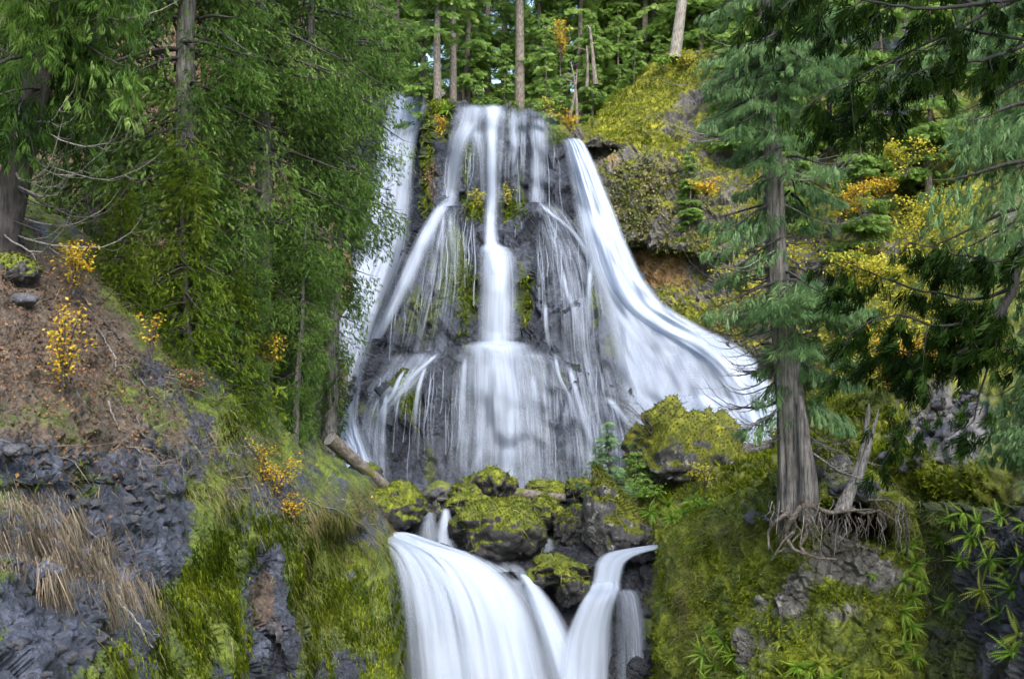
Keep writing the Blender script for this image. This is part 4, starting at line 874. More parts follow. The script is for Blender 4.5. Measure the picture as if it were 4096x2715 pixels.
# silver snag beside it
sn = thing('silver_snag', W(846, 503, 30.3), 'split silver snag leaning right beside the large cedar', 'snag')
b0 = W(846, 503, 30.3)
add_obj('trunk', trunk_mesh('trunk', M['silver'], W(np.array([842, 847, 854, 860, 865, 868, 869]), np.array([512, 498, 482, 462, 440, 415, 403]), 30.2) - b0, [.2, .16, .13, .11, .09, .07, .02], 14, .14, 71), sn)
add_obj('splinter', trunk_mesh('splinter', M['silver'], W(np.array([858, 866, 873, 879]), np.array([482, 455, 430, 408]), 30.0) - b0, [.1, .1, .06, .01], 8, .1, 72), sn)
# tangle of roots over the hollow
ro = thing('root_tangle', W(815, 515, 30), 'tangle of weathered roots hanging over the dark hollow in the bluff', 'roots')
rg = np.random.default_rng(73); b0 = W(815, 515, 30)
for k, (pl, r) in enumerate([([(806, 500), (805, 515), (808, 532), (800, 545), (806, 556)], .2), ([(800, 505), (790, 518), (785, 535), (792, 548), (815, 556), (835, 558)], .13), ([(790, 512), (776, 520), (770, 532), (768, 548)], .1), ([(812, 505), (830, 512), (850, 510), (870, 508)], .12), ([(845, 505), (862, 512), (880, 510), (895, 520), (900, 540)], .09), ([(780, 510), (792, 520), (800, 530), (788, 545), (775, 552)], .08), ([(870, 500), (890, 500), (905, 510), (910, 535), (908, 560)], .06), ([(850, 512), (840, 520), (838, 532)], .05), ([(880, 512), (886, 525), (878, 538)], .05), ([(800, 520), (812, 530), (822, 545), (816, 556)], .07), ([(796, 530), (782, 540), (772, 560)], .06)]):
    a = np.array(pl, float); c = W(a[:, 0], a[:, 1], 30.2 + rg.uniform(-.4, .3)) - b0; c[:, 1] += rg.normal(0, .12, len(c))
    add_obj('root', trunk_mesh('root', M['root'], c, r * .62 * np.linspace(1, .35, len(c)), 8, .14, 80 + k), ro)
for k in range(90):
    x = rg.uniform(770, 912); y = rg.uniform(498, 520); ln = rg.uniform(.3, 1.1); c = [W(x, y, 30.0 + rg.uniform(-.3, .5)) - b0]
    for j in range(4): c.append(c[-1] + np.array([rg.normal(0, .08), rg.normal(0, .06), -ln / 4]))
    add_obj('rootlet', make_mesh('rootlet', *tube(c, np.linspace(.02, .006, 5), 4), None, True, M['root'] if k % 2 else M['silver']), ro)

# ------------------------------------------------------------------ right-hand trees
r1 = make_tree('cedar_tree', 'blue-green cedar filling the right edge of the picture', 'tree', None, 19, .36, crown(401, 1.0, 18, lambda f: 1.5 + 2.3 * sstep(f, .2, .45) - 1.2 * sstep(f, .6, 1), 105, 34, .44, .6, .1, .3, 1.5, up=.25, dropz=.8), M['bark_dark'], M['cedar_blue'], 41, W(1048, 500, 25.5))
copy_tree(r1, W(1075, 640, 24), 3.0, .42, 'low blue-green cedar overhanging the dark gully')
r2 = make_tree('slope_fir', 'dark green fir below the grey cliff of the right-hand slope', 'tree', None, 15, .22, crown(402, .4, 15, lambda f: 3.2 * (1 - f) ** .7 + .2, 120, 16, .7, .4, .12, .32, .4, T_FIR), M['bark_fir'], M['fir'], 42, W(880, 215, 60))
for px, py, Y, sc, lab in [(735, 150, 63, .75, 'fir growing against the right flank of the mossy crag'), (830, 190, 64, .95, 'fir directly right of the large cedar trunk, upper slope'), (930, 180, 57, .8, 'fir at the foot of the grey cliff near the right-hand cedar'), (700, 40, 76, .9, 'fir behind the pale leaning trunk'), (760, 40, 74, 1.0, 'fir above the crag, left of the large cedar top'), (820, 20, 78, 1.1, 'fir at the top of the slope right of the large cedar'), (960, 40, 66, 1.0, 'fir high on the slope behind the dark hanging fronds'), (1010, 120, 56, 1.0, 'fir high at the right edge behind the cedar'), (860, 260, 55, .6, 'low fir among the yellow maples of the right slope'), (790, 230, 58, .6, 'small fir hidden behind the large cedar trunk'), (905, 10, 74, 1.0, 'fir standing on top of the grey cliff'), (690, 230, 60, .32, 'small fir on the crag left of the large cedar')]:
    copy_tree(r2, W(px, py, Y), RNG.uniform(0, 6), sc, lab)

# dark branches of a near cedar whose trunk stands just outside the picture
ov = thing('overhanging_cedar', W(1085, 560, 13), 'near dark cedar reaching in from the right edge with hanging fronds', 'tree'); b0 = W(1085, 560, 13)
add_obj('trunk', trunk_mesh('trunk', M['bark_shaded'], W(np.array([1090, 1084, 1078, 1076, 1080]), np.array([900, 560, 250, 0, -150]), 13) - b0, [.34, .28, .22, .17, .14], 12, .05, 91), ov)
(V, Fc, A), sp = crown(93, 9.6, 16, treeR(4.0, 3.0), 60, 18, .6, .35, .1, .35, .8)  # unseen crown above the view, added to shade the boughs below
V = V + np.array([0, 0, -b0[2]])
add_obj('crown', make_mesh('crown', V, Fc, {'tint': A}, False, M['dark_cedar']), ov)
rg = np.random.default_rng(92)
def limb(pl, Y, r, n, ln, name='branch', hangf=1.0, tw=6):
    a = np.array(pl, float); k = np.linspace(0, len(a) - 1, 26); x = np.interp(k, np.arange(len(a)), a[:, 0]); y = np.interp(k, np.arange(len(a)), a[:, 1])
    c = W(x, y, np.linspace(13, Y, 26)) - b0; c += np.cumsum(rg.normal(0, .008, c.shape), 0)
    sp = Soup(); rr = r * np.linspace(1, .25, 26); sp.add(*tube(c, rr, 7))
    i = np.clip((rg.random(n) ** .8 * 25).astype(int), 3, 25)
    lat = rg.normal(0, .16, (n, 3)); lat[:, 2] = -np.abs(lat[:, 2]) * .9
    Pb = c[i] + lat
    for j in range(tw):
        m = rg.integers(5, 25); e = c[m] + np.array([rg.normal(-.1, .3), rg.normal(0, .2), rg.uniform(-.7, .05)]); md = (c[m] + e) / 2 + np.array([0, 0, .08]); sp.add(*tube([c[m], md, e], [rr[m] * .4 + .003, rr[m] * .25 + .003, .002], 4))
        q = rg.random((12, 1)); Pb = np.concatenate([Pb, c[m] * (1 - q) + e * q + rg.normal(0, .03, (12, 3))])
    N_ = len(Pb); X = np.c_[rg.normal(-.35, .4, N_), rg.normal(0, .35, N_), -hangf * rg.uniform(.4, 1.3, N_)]; Z = np.c_[rg.normal(0, .5, N_), -np.ones(N_), rg.uniform(0, .8, N_)]
    V, Fc, A = scatter(*T_NEAR, X, Z, Pb, ln * rg.uniform(.5, 1.2, N_), np.clip(.35 + rg.normal(0, .22, N_), 0, 1))
    o = add_obj(name, sp.mesh(name, M['bark_shaded']), ov); add_obj('fronds', make_mesh('fronds', V, Fc, {'tint': A}, False, M['dark_cedar']), o)
limb([(1079, 120), (1050, 190), (1026, 250), (1010, 290), (990, 325), (972, 343), (956, 351)], 12.6, .085, 60, .3, tw=8)
limb([(1010, 290), (980, 300), (950, 296), (920, 292), (890, 283), (860, 270), (838, 262)], 12.2, .02, 50, .28)
limb([(1020, 262), (990, 262), (960, 258), (930, 245), (905, 238)], 12.4, .018, 40, .28)
limb([(1000, 310), (970, 320), (935, 322), (900, 312), (870, 318), (850, 330)], 11.8, .02, 50, .28)
limb([(985, 330), (950, 345), (915, 350), (885, 345), (860, 352)], 12.8, .018, 70, .28)
limb([(1015, 280), (1000, 330), (985, 380), (978, 420), (968, 432)], 12.5, .02, 26, .28, tw=3)
limb([(930, 345), (915, 375), (908, 410), (905, 440)], 12.3, .008, 36, .26, hangf=1.6, tw=3)
limb([(1076, -10), (1030, -5), (980, 5), (930, 10), (890, 5), (850, -8)], 11.5, .035, 45, .28, hangf=1.3, tw=6)
limb([(1076, 30), (1030, 42), (985, 60), (950, 62), (915, 75)], 12, .03, 36, .28, hangf=1.2, tw=6)
limb([(1030, 42), (960, 30), (900, 62), (860, 82), (830, 95), (800, 118)], 11.2, .02, 55, .28, hangf=1.2, tw=5)
limb([(980, 5), (900, -30), (840, -22), (800, -10), (780, 10)], 10.8, .02, 50, .28, hangf=1.2, tw=5)
limb([(900, 62), (880, 100), (862, 118), (835, 120)], 11.4, .01, 40, .26, tw=4)

# ------------------------------------------------------------------ boulders, stones, logs
import bmesh
_ico = {}
def ico(sub):
    if sub not in _ico:
        bm = bmesh.new(); bmesh.ops.create_icosphere(bm, subdivisions=sub, radius=1)
        _ico[sub] = (np.array([v.co[:] for v in bm.verts]), np.array([[v.index for v in f.verts] for f in bm.faces])); bm.free()
    return _ico[sub]
def boulder_mesh(name, half, seed, mat, sub=5, moss=.5, shape=None, block=.45, thr=.2):
    V, Fc = ico(sub); V = V.copy()
    if shape: V = shape(V)
    rm = np.cbrt(half[0] * half[1] * half[2])
    P = V * np.array(half)
    d1, e1 = facets(P / rm * 1.15 + seed * 3.1, seed, .9); d2, e2 = facets(P / rm * 3.2 + seed, seed + 9, .8)
    k = 1 + d1 * block + d2 * .12 + (fbm(P / rm * 2 + seed, 4, seed) - .5) * .25 + (fbm(P * 6, 3, seed + 3) - .5) * .06 / rm
    P = P * k[:, None]
    me = make_mesh(name, P, Fc, None, True, mat)
    N = np.zeros(len(V) * 3, np.float32); me.vertices.foreach_get('normal', N); N = N.reshape(-1, 3)
    mo = moss + sstep(N[:, 2], thr - .35, thr + .45) * 1.1 - .65 + (fbm(P * 1.6 + seed, 4, seed + 5) - .5) * .8
    me.attributes.new('moss', 'FLOAT', 'POINT').data.foreach_set('value', mo.astype(np.float32)); me.attributes.new('soil', 'FLOAT', 'POINT')
    return me
BOULD = []
def boulder(px, py, hw, hh, Y, label, seed, mat='boulder', moss=.5, dep=1.0, shape=None, block=.45, rz=0., thr=.2, tilt=0.):
    s = Y / FPX; half = (hw * s, hw * s * dep, hh * s)
    me = boulder_mesh('boulder', half, seed, M[mat], 5 if hw > 20 else 4, moss, shape, block, thr)
    o = add_obj('boulder', me, loc=W(px, py, Y), label=label, cat='boulder'); o.rotation_euler = (0, tilt, rz); BOULD.append((o, me, half)); return o
def pointed(V):
    V = V.copy(); t = np.clip((V[:, 2] + 1) / 2, 0, 1); V[:, 0] = V[:, 0] * (1.1 - .92 * t) - .62 * t + .22; V[:, 1] *= 1.1 - .6 * t; return V
def flatbase(V):
    V = V.copy(); V[:, 2] = np.where(V[:, 2] < -.3, -.3 + (V[:, 2] + .3) * .5, V[:, 2]); return V
boulder(499, 533, 47, 32, 41.7, 'large round moss-topped boulder in the middle of the stream above the lower falls', 501, moss=.5, dep=.9, block=.16, thr=.3)
boulder(618, 514, 50, 46, 41.8, 'large pointed boulder with moss cap and pale lichen face', 502, 'grey_boulder', .55, .8, pointed, .14, thr=.3)
boulder(546, 513, 19, 17, 44.5, 'small rounded mossy boulder left of the pointed boulder', 503, moss=.6, block=.3)
boulder(468, 504, 22, 11, 45.2, 'low mossy boulder behind the large round boulder', 504, moss=.7, block=.35)
boulder(496, 485, 17, 15, 47.2, 'dark pointed mossy boulder on top of the midstream pile', 505, moss=.45, block=.6)
boulder(470, 487, 13, 10, 47.4, 'dark angular boulder at the left of the midstream pile', 506, moss=.3, block=.7)
boulder(462, 494, 14, 11, 46.4, 'half-mossy boulder at the lower left of the midstream pile', 507, moss=.55, block=.5)
boulder(516, 505, 13, 10, 45.6, 'mossy boulder just right of the midstream pile, below the log', 508, moss=.6, block=.4)
boulder(439, 492, 15, 11, 49, 'smooth grey wet boulder left of the midstream pile', 509, 'stone', .05, block=.25)
boulder(393, 508, 33, 24, 42.2, 'bright mossy hump left of the small cascade', 510, moss=.85, dep=.8, block=.3)
boulder(680, 452, 52, 44, 46.0, 'huge mossy boulder below the foot of the right-hand fall', 511, 'grey_boulder', .62, .8, flatbase, .35, thr=.0)
boulder(550, 489, 26, 9, 50.5, 'low grassy moss boulder behind the log', 512, moss=.8, block=.3)
boulder(584, 488, 18, 10, 49, 'dark mossy boulder at the right end of the log', 513, moss=.55)
boulder(664, 540, 17, 10, 41.0, 'small mossy stone at the right foot of the pointed boulder', 514, 'grey_boulder', .5)
boulder(357, 484, 22, 17, 45.5, 'dark bare boulder under the leaning log', 515, 'boulder', .2, block=.6)
boulder(573, 530, 22, 26, 43.5, 'black shaded boulder between the round and the pointed boulders', 516, 'boulder', .15, block=.3)
boulder(12, 272, 24, 16, 27.5, 'dark round boulder with a moss cap on the litter slope', 517, 'boulder', .35, block=.2)
boulder(24, 300, 13, 7, 26.5, 'smooth grey stone below the round boulder on the litter slope', 518, 'stone', -.2, block=.2)
boulder(14, 450, 10, 7, 19.6, 'loose grey stone on the ledge of the left bank', 519, 'stone', -.1, block=.3)
boulder(822, 472, 26, 22, 32.8, 'pale lichen boulder behind the foot of the large cedar', 520, 'grey_boulder', .25, block=.6)
boulder(556, 570, 26, 11, 40.3, 'low wet mossy rock on the ledge between the two lower chutes', 530, moss=.45, block=.5)
boulder(574, 588, 15, 15, 39.6, 'dark wet mossy rock just left of the right-hand chute', 531, moss=.35, block=.6)
boulder(538, 577, 13, 9, 40.0, 'small wet mossy rock right above the middle chute', 532, moss=.4, block=.5)
boulder(436, 511, 5, 9, 43.2, 'small dark stone splitting the small cascade', 521, 'boulder', .2)

def log(pl, Y, r, label, mat='log', stubs=4, seed=0, cap=True):
    a = np.array(pl, float); Yv = np.linspace(Y[0], Y[1], len(a)); c = W(a[:, 0], a[:, 1], Yv); b = c[0].copy()
    t = thing('fallen_log', b, label, 'log'); me = trunk_mesh('stem', M[mat], c - b, r * np.linspace(1, .72, len(c)), 14, .06, seed); add_obj('stem', me, t)
    for e, rr, nx in ((0, r, 1), (-1, r * .72, -2)):
        d = norm((c[e] - c[nx])[None])[0]; V, Fc = tube([c[e] - b, c[e] - b + d * .02], [rr * .98, .01], 14); add_obj('cut_end', make_mesh('cut_end', V, Fc, None, True, M['silver']), t)
    rg = np.random.default_rng(seed)
    for k in range(stubs):
        i = rg.integers(0, len(c) - 1); p = c[i] + (c[i + 1] - c[i]) * rg.random() - b; e = p + np.array([rg.normal(0, .15), -.1, rg.uniform(.25, .5)]); add_obj('branch_stub', make_mesh('branch_stub', *tube([p, e], [.045, .012], 6), None, True, M[mat]), t)
    return t
log([(330, 438), (350, 456), (370, 473), (391, 490)], (42.5, 44.5), .3, 'mossy log leaning down from the left trees to the foot of the falls', stubs=6, seed=1)
log([(499, 490), (525, 493), (545, 496), (565, 497)], (47.5, 46.8), .24, 'mossy log lying across the stream behind the boulders', stubs=1, seed=2)
log([(724, 459), (745, 450), (768, 446), (800, 440)], (46, 45), .32, 'grey log on the bank left of the large cedar', 'bark', 0, 3)
t = thing('broken_stump', W(735, 452, 45.5), 'short jagged broken stump beside the grey log', 'stump'); zz = np.linspace(-.3, .95, 6)
add_obj('stem', trunk_mesh('stem', M['bark'], np.stack([.06 * zz, 0 * zz, zz], -1), [.26, .22, .2, .17, .15, .1], 10, .12, 5, .3), t)
for k in range(4): add_obj('splinter', make_mesh('splinter', *tube([(.05 + .05 * k - .1, .03 * k, .8), (.1 * k - .12, .04 * k, 1.15 + .12 * (k % 3))], [.06, .01], 5), None, True, M['bark']), t)

# loose stones on the right-hand bank: each one a piece of the slope
rg = np.random.default_rng(601); slope = bpy.data.objects['valley_slope']
smesh = [boulder_mesh('stone', (1, rg.uniform(.7, 1), rg.uniform(.35, .6)), 610 + k, M['stone'], 2, -.3, None, .6) for k in range(6)]
rr = REL['valley_slope']
w = blobs(rr['px'], rr['py'], [(945, 425, 26, 30, 1), (955, 400, 20, 20, .8), (905, 465, 30, 12, .7), (870, 475, 20, 8, .5), (920, 440, 30, 20, .4), (860, 440, 40, 30, .12)])
Pn, Nn, _, _ = pick('valley_slope', 190, w, rg)
for p, n in zip(Pn, Nn):
    o = add_obj('stone', smesh[rg.integers(6)], slope); o.location = Vector(p + n * .02); s = rg.uniform(.06, .3) * (.6 + .8 * (rg.random() < .2)); o.scale = (s, s, s); o.rotation_euler = tuple(rg.uniform(-.6, .6, 2)) + (rg.uniform(0, 6),)
bl = bpy.data.objects['mossy_bluff']; w = blobs(REL['mossy_bluff']['px'], REL['mossy_bluff']['py'], [(848, 489, 22, 7, 1), (780, 518, 16, 6, .8), (800, 505, 14, 5, .6)])
Pn, Nn, _, _ = pick('mossy_bluff', 70, w, rg)
for p, n in zip(Pn, Nn):
    o = add_obj('stone', smesh[rg.integers(6)], bl); o.location = Vector(p + n * .05); s = rg.uniform(.08, .3); o.scale = (s, s, s); o.rotation_euler = tuple(rg.uniform(-.5, .5, 2)) + (rg.uniform(0, 6),)
bk = bpy.data.objects['left_bank']; w = blobs(REL['left_bank']['px'], REL['left_bank']['py'], [(40, 455, 60, 16, 1), (100, 500, 60, 20, .5), (60, 660, 60, 20, .6), (210, 470, 30, 20, .2)])
Pn, Nn, _, _ = pick('left_bank', 70, w, rg)
for p, n in zip(Pn, Nn):
    o = add_obj('stone', smesh[rg.integers(6)], bk); o.location = Vector(p + n * .03); s = rg.uniform(.05, .2); o.scale = (s, s, s); o.rotation_euler = tuple(rg.uniform(-.5, .5, 2)) + (rg.uniform(0, 6),)

# ------------------------------------------------------------------ shrubs
def shrub(name, px, py, Y, wpx, hpx, n, label, mat='yellow', leaf=.11, seed=0, cat='shrub', layers=5, stems=7, tint=(.5, .25), flat=.5, group=None):
    """leafy shrub rooted at (px, py); wpx, hpx = its size in the picture"""
    rg = np.random.default_rng(seed); s = Y / FPX; w, h = wpx * s / 2, hpx * s
    t = thing(name, W(px, py, Y), label, cat, group)
    sp = Soup(); tips = []
    for k in range(stems):
        a = rg.uniform(0, 6.28); q = np.linspace(0, 1, 7); R = w * rg.uniform(.3, 1.0); hh = h * rg.uniform(.5, 1)
        c = np.stack([R * math.cos(a) * q ** 1.2, .7 * R * math.sin(a) * q ** 1.2, hh * np.sin(q * 1.45)], -1) + rg.normal(0, .015, (7, 3)).cumsum(0)
        sp.add(*tube(c, np.linspace(.018, .004, 7) * (1 + h * .3), 4)); tips.append(c)
        for j in range(4):
            i = rg.integers(2, 7); e = c[i] + np.array([rg.normal(0, .25 * w), rg.normal(0, .2 * w), rg.uniform(-.02, .18) * h]); sp.add(*tube([c[i], (c[i] + e) / 2 + (0, 0, .04), e], [.007, .005, .003], 3)); tips.append(np.linspace(c[i], e, 5))
    add_obj('stems', sp.mesh('stems', M['twig']), t)['kind'] = 'stuff'
    pool = np.concatenate(tips); pool = pool[pool[:, 2] > .12 * h]
    i = rg.integers(0, len(pool), n); Pb = pool[i] + rg.normal(0, 1, (n, 3)) * np.array([.13 * w, .13 * w, .05 * h])
    X = rvec(rg, n) * np.array([1, 1, .4]); X[:, 2] -= .25; Z = rvec(rg, n) * .7; Z[:, 2] += flat + .3; Z[:, 1] -= .35
    V, Fc, A = scatter(*T_LEAF, X, Z, Pb, leaf * rg.uniform(.5, 1.25, n), np.clip(rg.normal(tint[0], tint[1], n), 0, 1))
    add_obj('leaves', make_mesh('leaves', V, Fc, {'tint': A}, False, M[mat]), t)['kind'] = 'stuff'
    return t
SH = [  # px, py(root), Y, w, h, leaves, label, material, leaf size
 (74, 293, 28.6, 62, 52, 520, 'yellow maple shrub at the top of the litter slope by the left edge', 'yellow', .12),
 (62, 398, 24.3, 56, 92, 420, 'tall sparse yellow shrub in the middle of the left bank', 'yellow', .12),
 (152, 358, 29, 22, 46, 110, 'slim yellow shrub at the edge of the left-hand conifers', 'yellow', .13),
 (272, 372, 36, 46, 40, 260, 'yellow leaves showing among the lower left-hand cedars', 'yellow', .12),
 (188, 396, 31, 50, 30, 160, 'brownish yellow shrub under the left-hand cedars', 'litter', .12),
 (272, 505, 33.4, 58, 62, 620, 'bright yellow shrub at the crest of the left bank above the hanging moss', 'yellow', .1),
 (294, 520, 33.6, 40, 30, 260, 'small yellow shrub right below the bright crest shrub', 'yellow', .1),
 (440, 138, 63.5, 17, 30, 260, 'orange-yellow shrub on the mossy pillar at the lip of the falls', 'yellow', .17),
 (432, 205, 62, 16, 46, 160, 'withered yellow plants down the dark left side of the falls cliff', 'litter', .17),
 (562, 62, 70, 28, 44, 260, 'high yellow maple among the fir trunks above the falls', 'yellow', .22),
 (570, 132, 65, 40, 20, 300, 'yellow shrub between the falls lip and the mossy crag', 'yellow', .17),
 (550, 116, 66, 24, 18, 140, 'small yellow-green shrub behind the right end of the lip', 'lime', .17),
 (478, 207, 61, 16, 18, 160, 'lime green plant in the recess left of the middle stream', 'lime', .17),
 (508, 205, 61, 14, 22, 130, 'lime green plant in the recess right of the middle stream', 'lime', .17),
 (706, 196, 57, 40, 18, 420, 'yellow maple at the left of the large cedar trunk', 'yellow', .18),
 (742, 312, 51, 56, 46, 700, 'lime-yellow maple left of the large cedar trunk above the right-hand fall', 'lime', .17),
 (838, 222, 53, 74, 40, 900, 'yellow maple right of the large cedar, upper one', 'yellow', .18),
 (905, 176, 54, 60, 46, 700, 'lime-yellow maple high under the fir on the right slope', 'lime', .18),
 (920, 240, 50, 80, 46, 900, 'lime-yellow maple beside the blue-green cedar', 'lime', .17),
 (855, 300, 48, 86, 54, 1700, 'broad lime-yellow maple right of the large cedar trunk', 'lime', .17),
 (935, 300, 46, 80, 50, 900, 'broad yellow-green maple behind the dark overhanging branch', 'lime', .17),
 (885, 392, 39.5, 76, 62, 2000, 'golden maple under the dark overhanging branch', 'yellow', .14),
 (930, 372, 40, 50, 34, 500, 'yellow maple right of the golden maple', 'yellow', .14),
 (800, 270, 55, 50, 36, 420, 'yellow-green shrub hidden behind the large cedar trunk', 'lime', .17),
 (880, 200, 56, 40, 30, 350, 'yellow shrub below the low fir of the right slope', 'yellow', .18),
 (705, 488, 43, 40, 24, 420, 'yellow-green leafy shrub at the foot of the huge boulder', 'lime', .1),
 (652, 505, 43.5, 40, 22, 420, 'light green leafy shrub between the pointed boulder and the huge boulder', 'fern', .12),
 (715, 520, 39, 40, 22, 420, 'light green leafy shrub left of the cedar roots', 'fern', .11)]
for k, (px, py, Y, w_, h_, n, lab, mt, lf) in enumerate(SH):
    shrub('maple_shrub' if mt != 'fern' else 'leafy_shrub', px, py, Y, w_, h_, int(n * 1.5), lab, mt, lf * .78, 700 + k)
pb = on('mossy_crag', 672, 63)
for k_, (dx, dy, ww, hh, mt_, lab_) in enumerate([(-.7, -.9, 34, 20, 'fern', 'green leafy shrub at the left foot of the pale leaning trunk'), (.7, -.9, 30, 17, 'lime', 'yellow-green shrub at the right foot of the pale leaning trunk')]):
    q_ = pb + np.array([dx, dy, -.5]); shrub('leafy_shrub', 512 + FPX * q_[0] / q_[1], 339 - FPX * q_[2] / q_[1], q_[1], ww, hh, 320, lab_, mt_, .16, 780 + k_)
shrub('bare_shrub', 660, 455, 45, 100, 62, 150, 'thin twiggy shrub with few small leaves on the huge boulder', 'lime', .09, 751, stems=16, tint=(.15, .1))
shrub('bare_shrub', 350, 528, 38, 60, 34, 40, 'tangle of bare brown twigs on the bank left of the small cascade', 'litter', .08, 752, stems=18)
# bright lime undergrowth over the right slope
rg = np.random.default_rng(760); rr = REL['valley_slope']; w = blobs(rr['px'], rr['py'], [(850, 290, 90, 70, 1), (920, 220, 70, 60, 1), (740, 300, 60, 40, .8), (900, 340, 60, 40, .6), (830, 210, 50, 30, .7)])
Pn, Nn, _, _ = pick('valley_slope', 12000, w, rg); n = len(Pn); X = rvec(rg, n); Z = Nn + rvec(rg, n) * .6
V, Fc, A = scatter(*T_LEAF, X, Z, Pn + Nn * rg.uniform(.05, .7, (n, 1)), rg.uniform(.1, .24, n), np.clip(.35 + .5 * (fbm(Pn * .4, 3, 5) - .4) + rg.normal(0, .18, n), 0, 1))
add_obj('undergrowth', make_mesh('undergrowth', V, Fc, {'tint': A}, False, M['lime']), label='lime and yellow undergrowth covering the right-hand slope', cat='undergrowth', kind='stuff')

# small conifer among the boulders
make_tree('young_fir', 'small blue-green young fir right of the midstream boulders', 'tree', None, 3.4, .05, crown(771, .1, 3.3, lambda f: 1.5 * (1 - f) ** .8 + .08, 62, 30, .26, .3, .22, .3, .3, T_FIR), M['bark_dark'], M['cedar_blue'], 77, W(607, 503, 44.2))
make_tree('young_fir', 'dark small fir on the right-hand flank of the huge boulder, behind the pointed one', 'tree', None, 2.2, .04, crown(772, .1, 2.1, lambda f: 1.1 * (1 - f) ** .8 + .08, 46, 30, .24, .3, .22, .3, .3, T_FIR), M['bark_dark'], M['fir'], 78, W(634, 492, 45))

# ------------------------------------------------------------------ ferns: every frond a piece of its own
fmesh = {}
for mt in ('fern', 'fern_yellow'):
    for v in range(4):
        V, Fc = T_FERN; n = len(V); V = V.copy(); V[:, 2] -= .25 * V[:, 0] ** 2 * (v - 1) * .4
        fmesh[mt, v] = make_mesh('frond', V, Fc, {'tint': np.clip(.3 + .13 * v + .25 * V[:, 0], 0, 1)}, False, M[mt])
def fern(p, size, label, mt, seed, out=(0, -1, .2), n=17, group=None):
    size = size * .78
    rg = np.random.default_rng(seed); t = thing('fern', p, label, 'fern', group); out = norm(np.array([out], float))[0]
    for k in range(n):
        d = norm((out * .9 + rvec(rg, 1)[0] * .95 + np.array([0, 0, .25]))[None])[0]
        zax = norm((np.array([0, 0, 1.]) + out * .4 + rvec(rg, 1)[0] * .25)[None])[0]
        o = add_obj('frond', fmesh[mt, int(rg.integers(4))], t)
        from mathutils import Matrix
        y = norm(np.cross(zax, d)[None])[0]; z = np.cross(d, y); s = size * rg.uniform(.65, 1.1)
        o.matrix_local = Matrix(((d[0] * s, y[0] * s, z[0] * s, 0), (d[1] * s, y[1] * s, z[1] * s, 0), (d[2] * s, y[2] * s, z[2] * s, 0), (0, 0, 0, 1)))
    return t
ORD = ['topmost', 'second', 'third', 'fourth', 'fifth', 'sixth', 'seventh', 'eighth', 'ninth', 'lowest']
def fern_run(sheet_name, spots, size, where, mt='fern', seed=0, out=(0, -1, .1), kinds=None):
    spots = sorted(spots, key=lambda s: s[1])
    for k, (px, py) in enumerate(spots):
        p = on(sheet_name, px, py) + np.array([0, -.12, 0]); m_ = kinds[k % len(kinds)] if kinds else mt
        lab = f"{'yellowish' if m_ == 'fern_yellow' else 'green'} fern {where}, {ORD[min(k, 9)] if k < len(spots) - 1 else 'lowest'}" + (' from the top' if 0 < k < len(spots) - 1 else ' one')
        fern(p, size * np.random.default_rng(seed + k).uniform(.8, 1.2), lab, m_, seed + k, out)
fern_run('mossy_bluff', [(905, 545), (914, 562), (902, 580), (910, 596), (900, 610), (908, 626), (903, 642), (912, 656), (917, 578)], .62, 'along the right edge of the mossy bluff', seed=810, out=(.3, -1, .1))
fern_run('mossy_bluff', [(710, 632), (722, 642), (700, 650), (730, 655), (716, 664), (742, 672), (705, 674)], .6, 'at the lower left of the mossy bluff', seed=830)
fern_run('mossy_bluff', [(795, 664), (808, 672), (785, 676), (820, 660), (830, 676)], .6, 'at the bottom middle of the mossy bluff', seed=850, kinds=['fern_yellow', 'fern', 'fern'])
fern_run('mossy_bluff', [(888, 640), (880, 652), (895, 660), (876, 668), (886, 676)], .5, 'near the bottom right of the mossy bluff', seed=870, kinds=['fern_yellow'])
fern_run('mossy_bluff', [(740, 568), (870, 572), (776, 640)], .4, 'alone on the face of the mossy bluff', seed=880, kinds=['fern_yellow', 'fern'])
fern_run('dark_gully', [(975, 522), (990, 540), (966, 535), (985, 560), (1002, 572), (978, 590), (1012, 590), (995, 610), (1015, 630), (1008, 650)], .7, 'on the dark gully wall', seed=890, out=(-.5, -1, .1), kinds=['fern', 'fern', 'fern_yellow'])
fern_run('dark_gully', [(948, 518), (962, 512), (958, 560), (1000, 515), (1020, 520), (1018, 555), (938, 540), (945, 600)], .5, 'at the border of the dark gully', seed=905, out=(-.3, -1, .1))
rg = np.random.default_rng(920)
for k, (px, py, lab) in enumerate([(650, 512, 'light green fern at the left of the patch right of the pointed boulder'), (668, 506, 'light green fern in the upper middle of the patch right of the pointed boulder'), (684, 512, 'light green fern in the middle of the patch right of the pointed boulder'), (700, 508, 'light green fern at the right of the patch right of the pointed boulder'), (715, 503, 'light green fern farthest right in the patch towards the cedar'), (672, 518, 'light green fern lowest in the patch above the right-hand chute'), (692, 500, 'light green fern topmost in the patch below the huge boulder'), (728, 512, 'light green fern just left of the cedar roots')]):
    fern(W(px, py, 41.8 - (py - 500) * .05), .75, lab, 'fern', 920 + k)
fern(on('falls_cliff', 446, 112) + np.array([0, -.3, 0]), 1.0, 'dark green fern on the mossy pillar above the orange shrub', 'fern', 940)

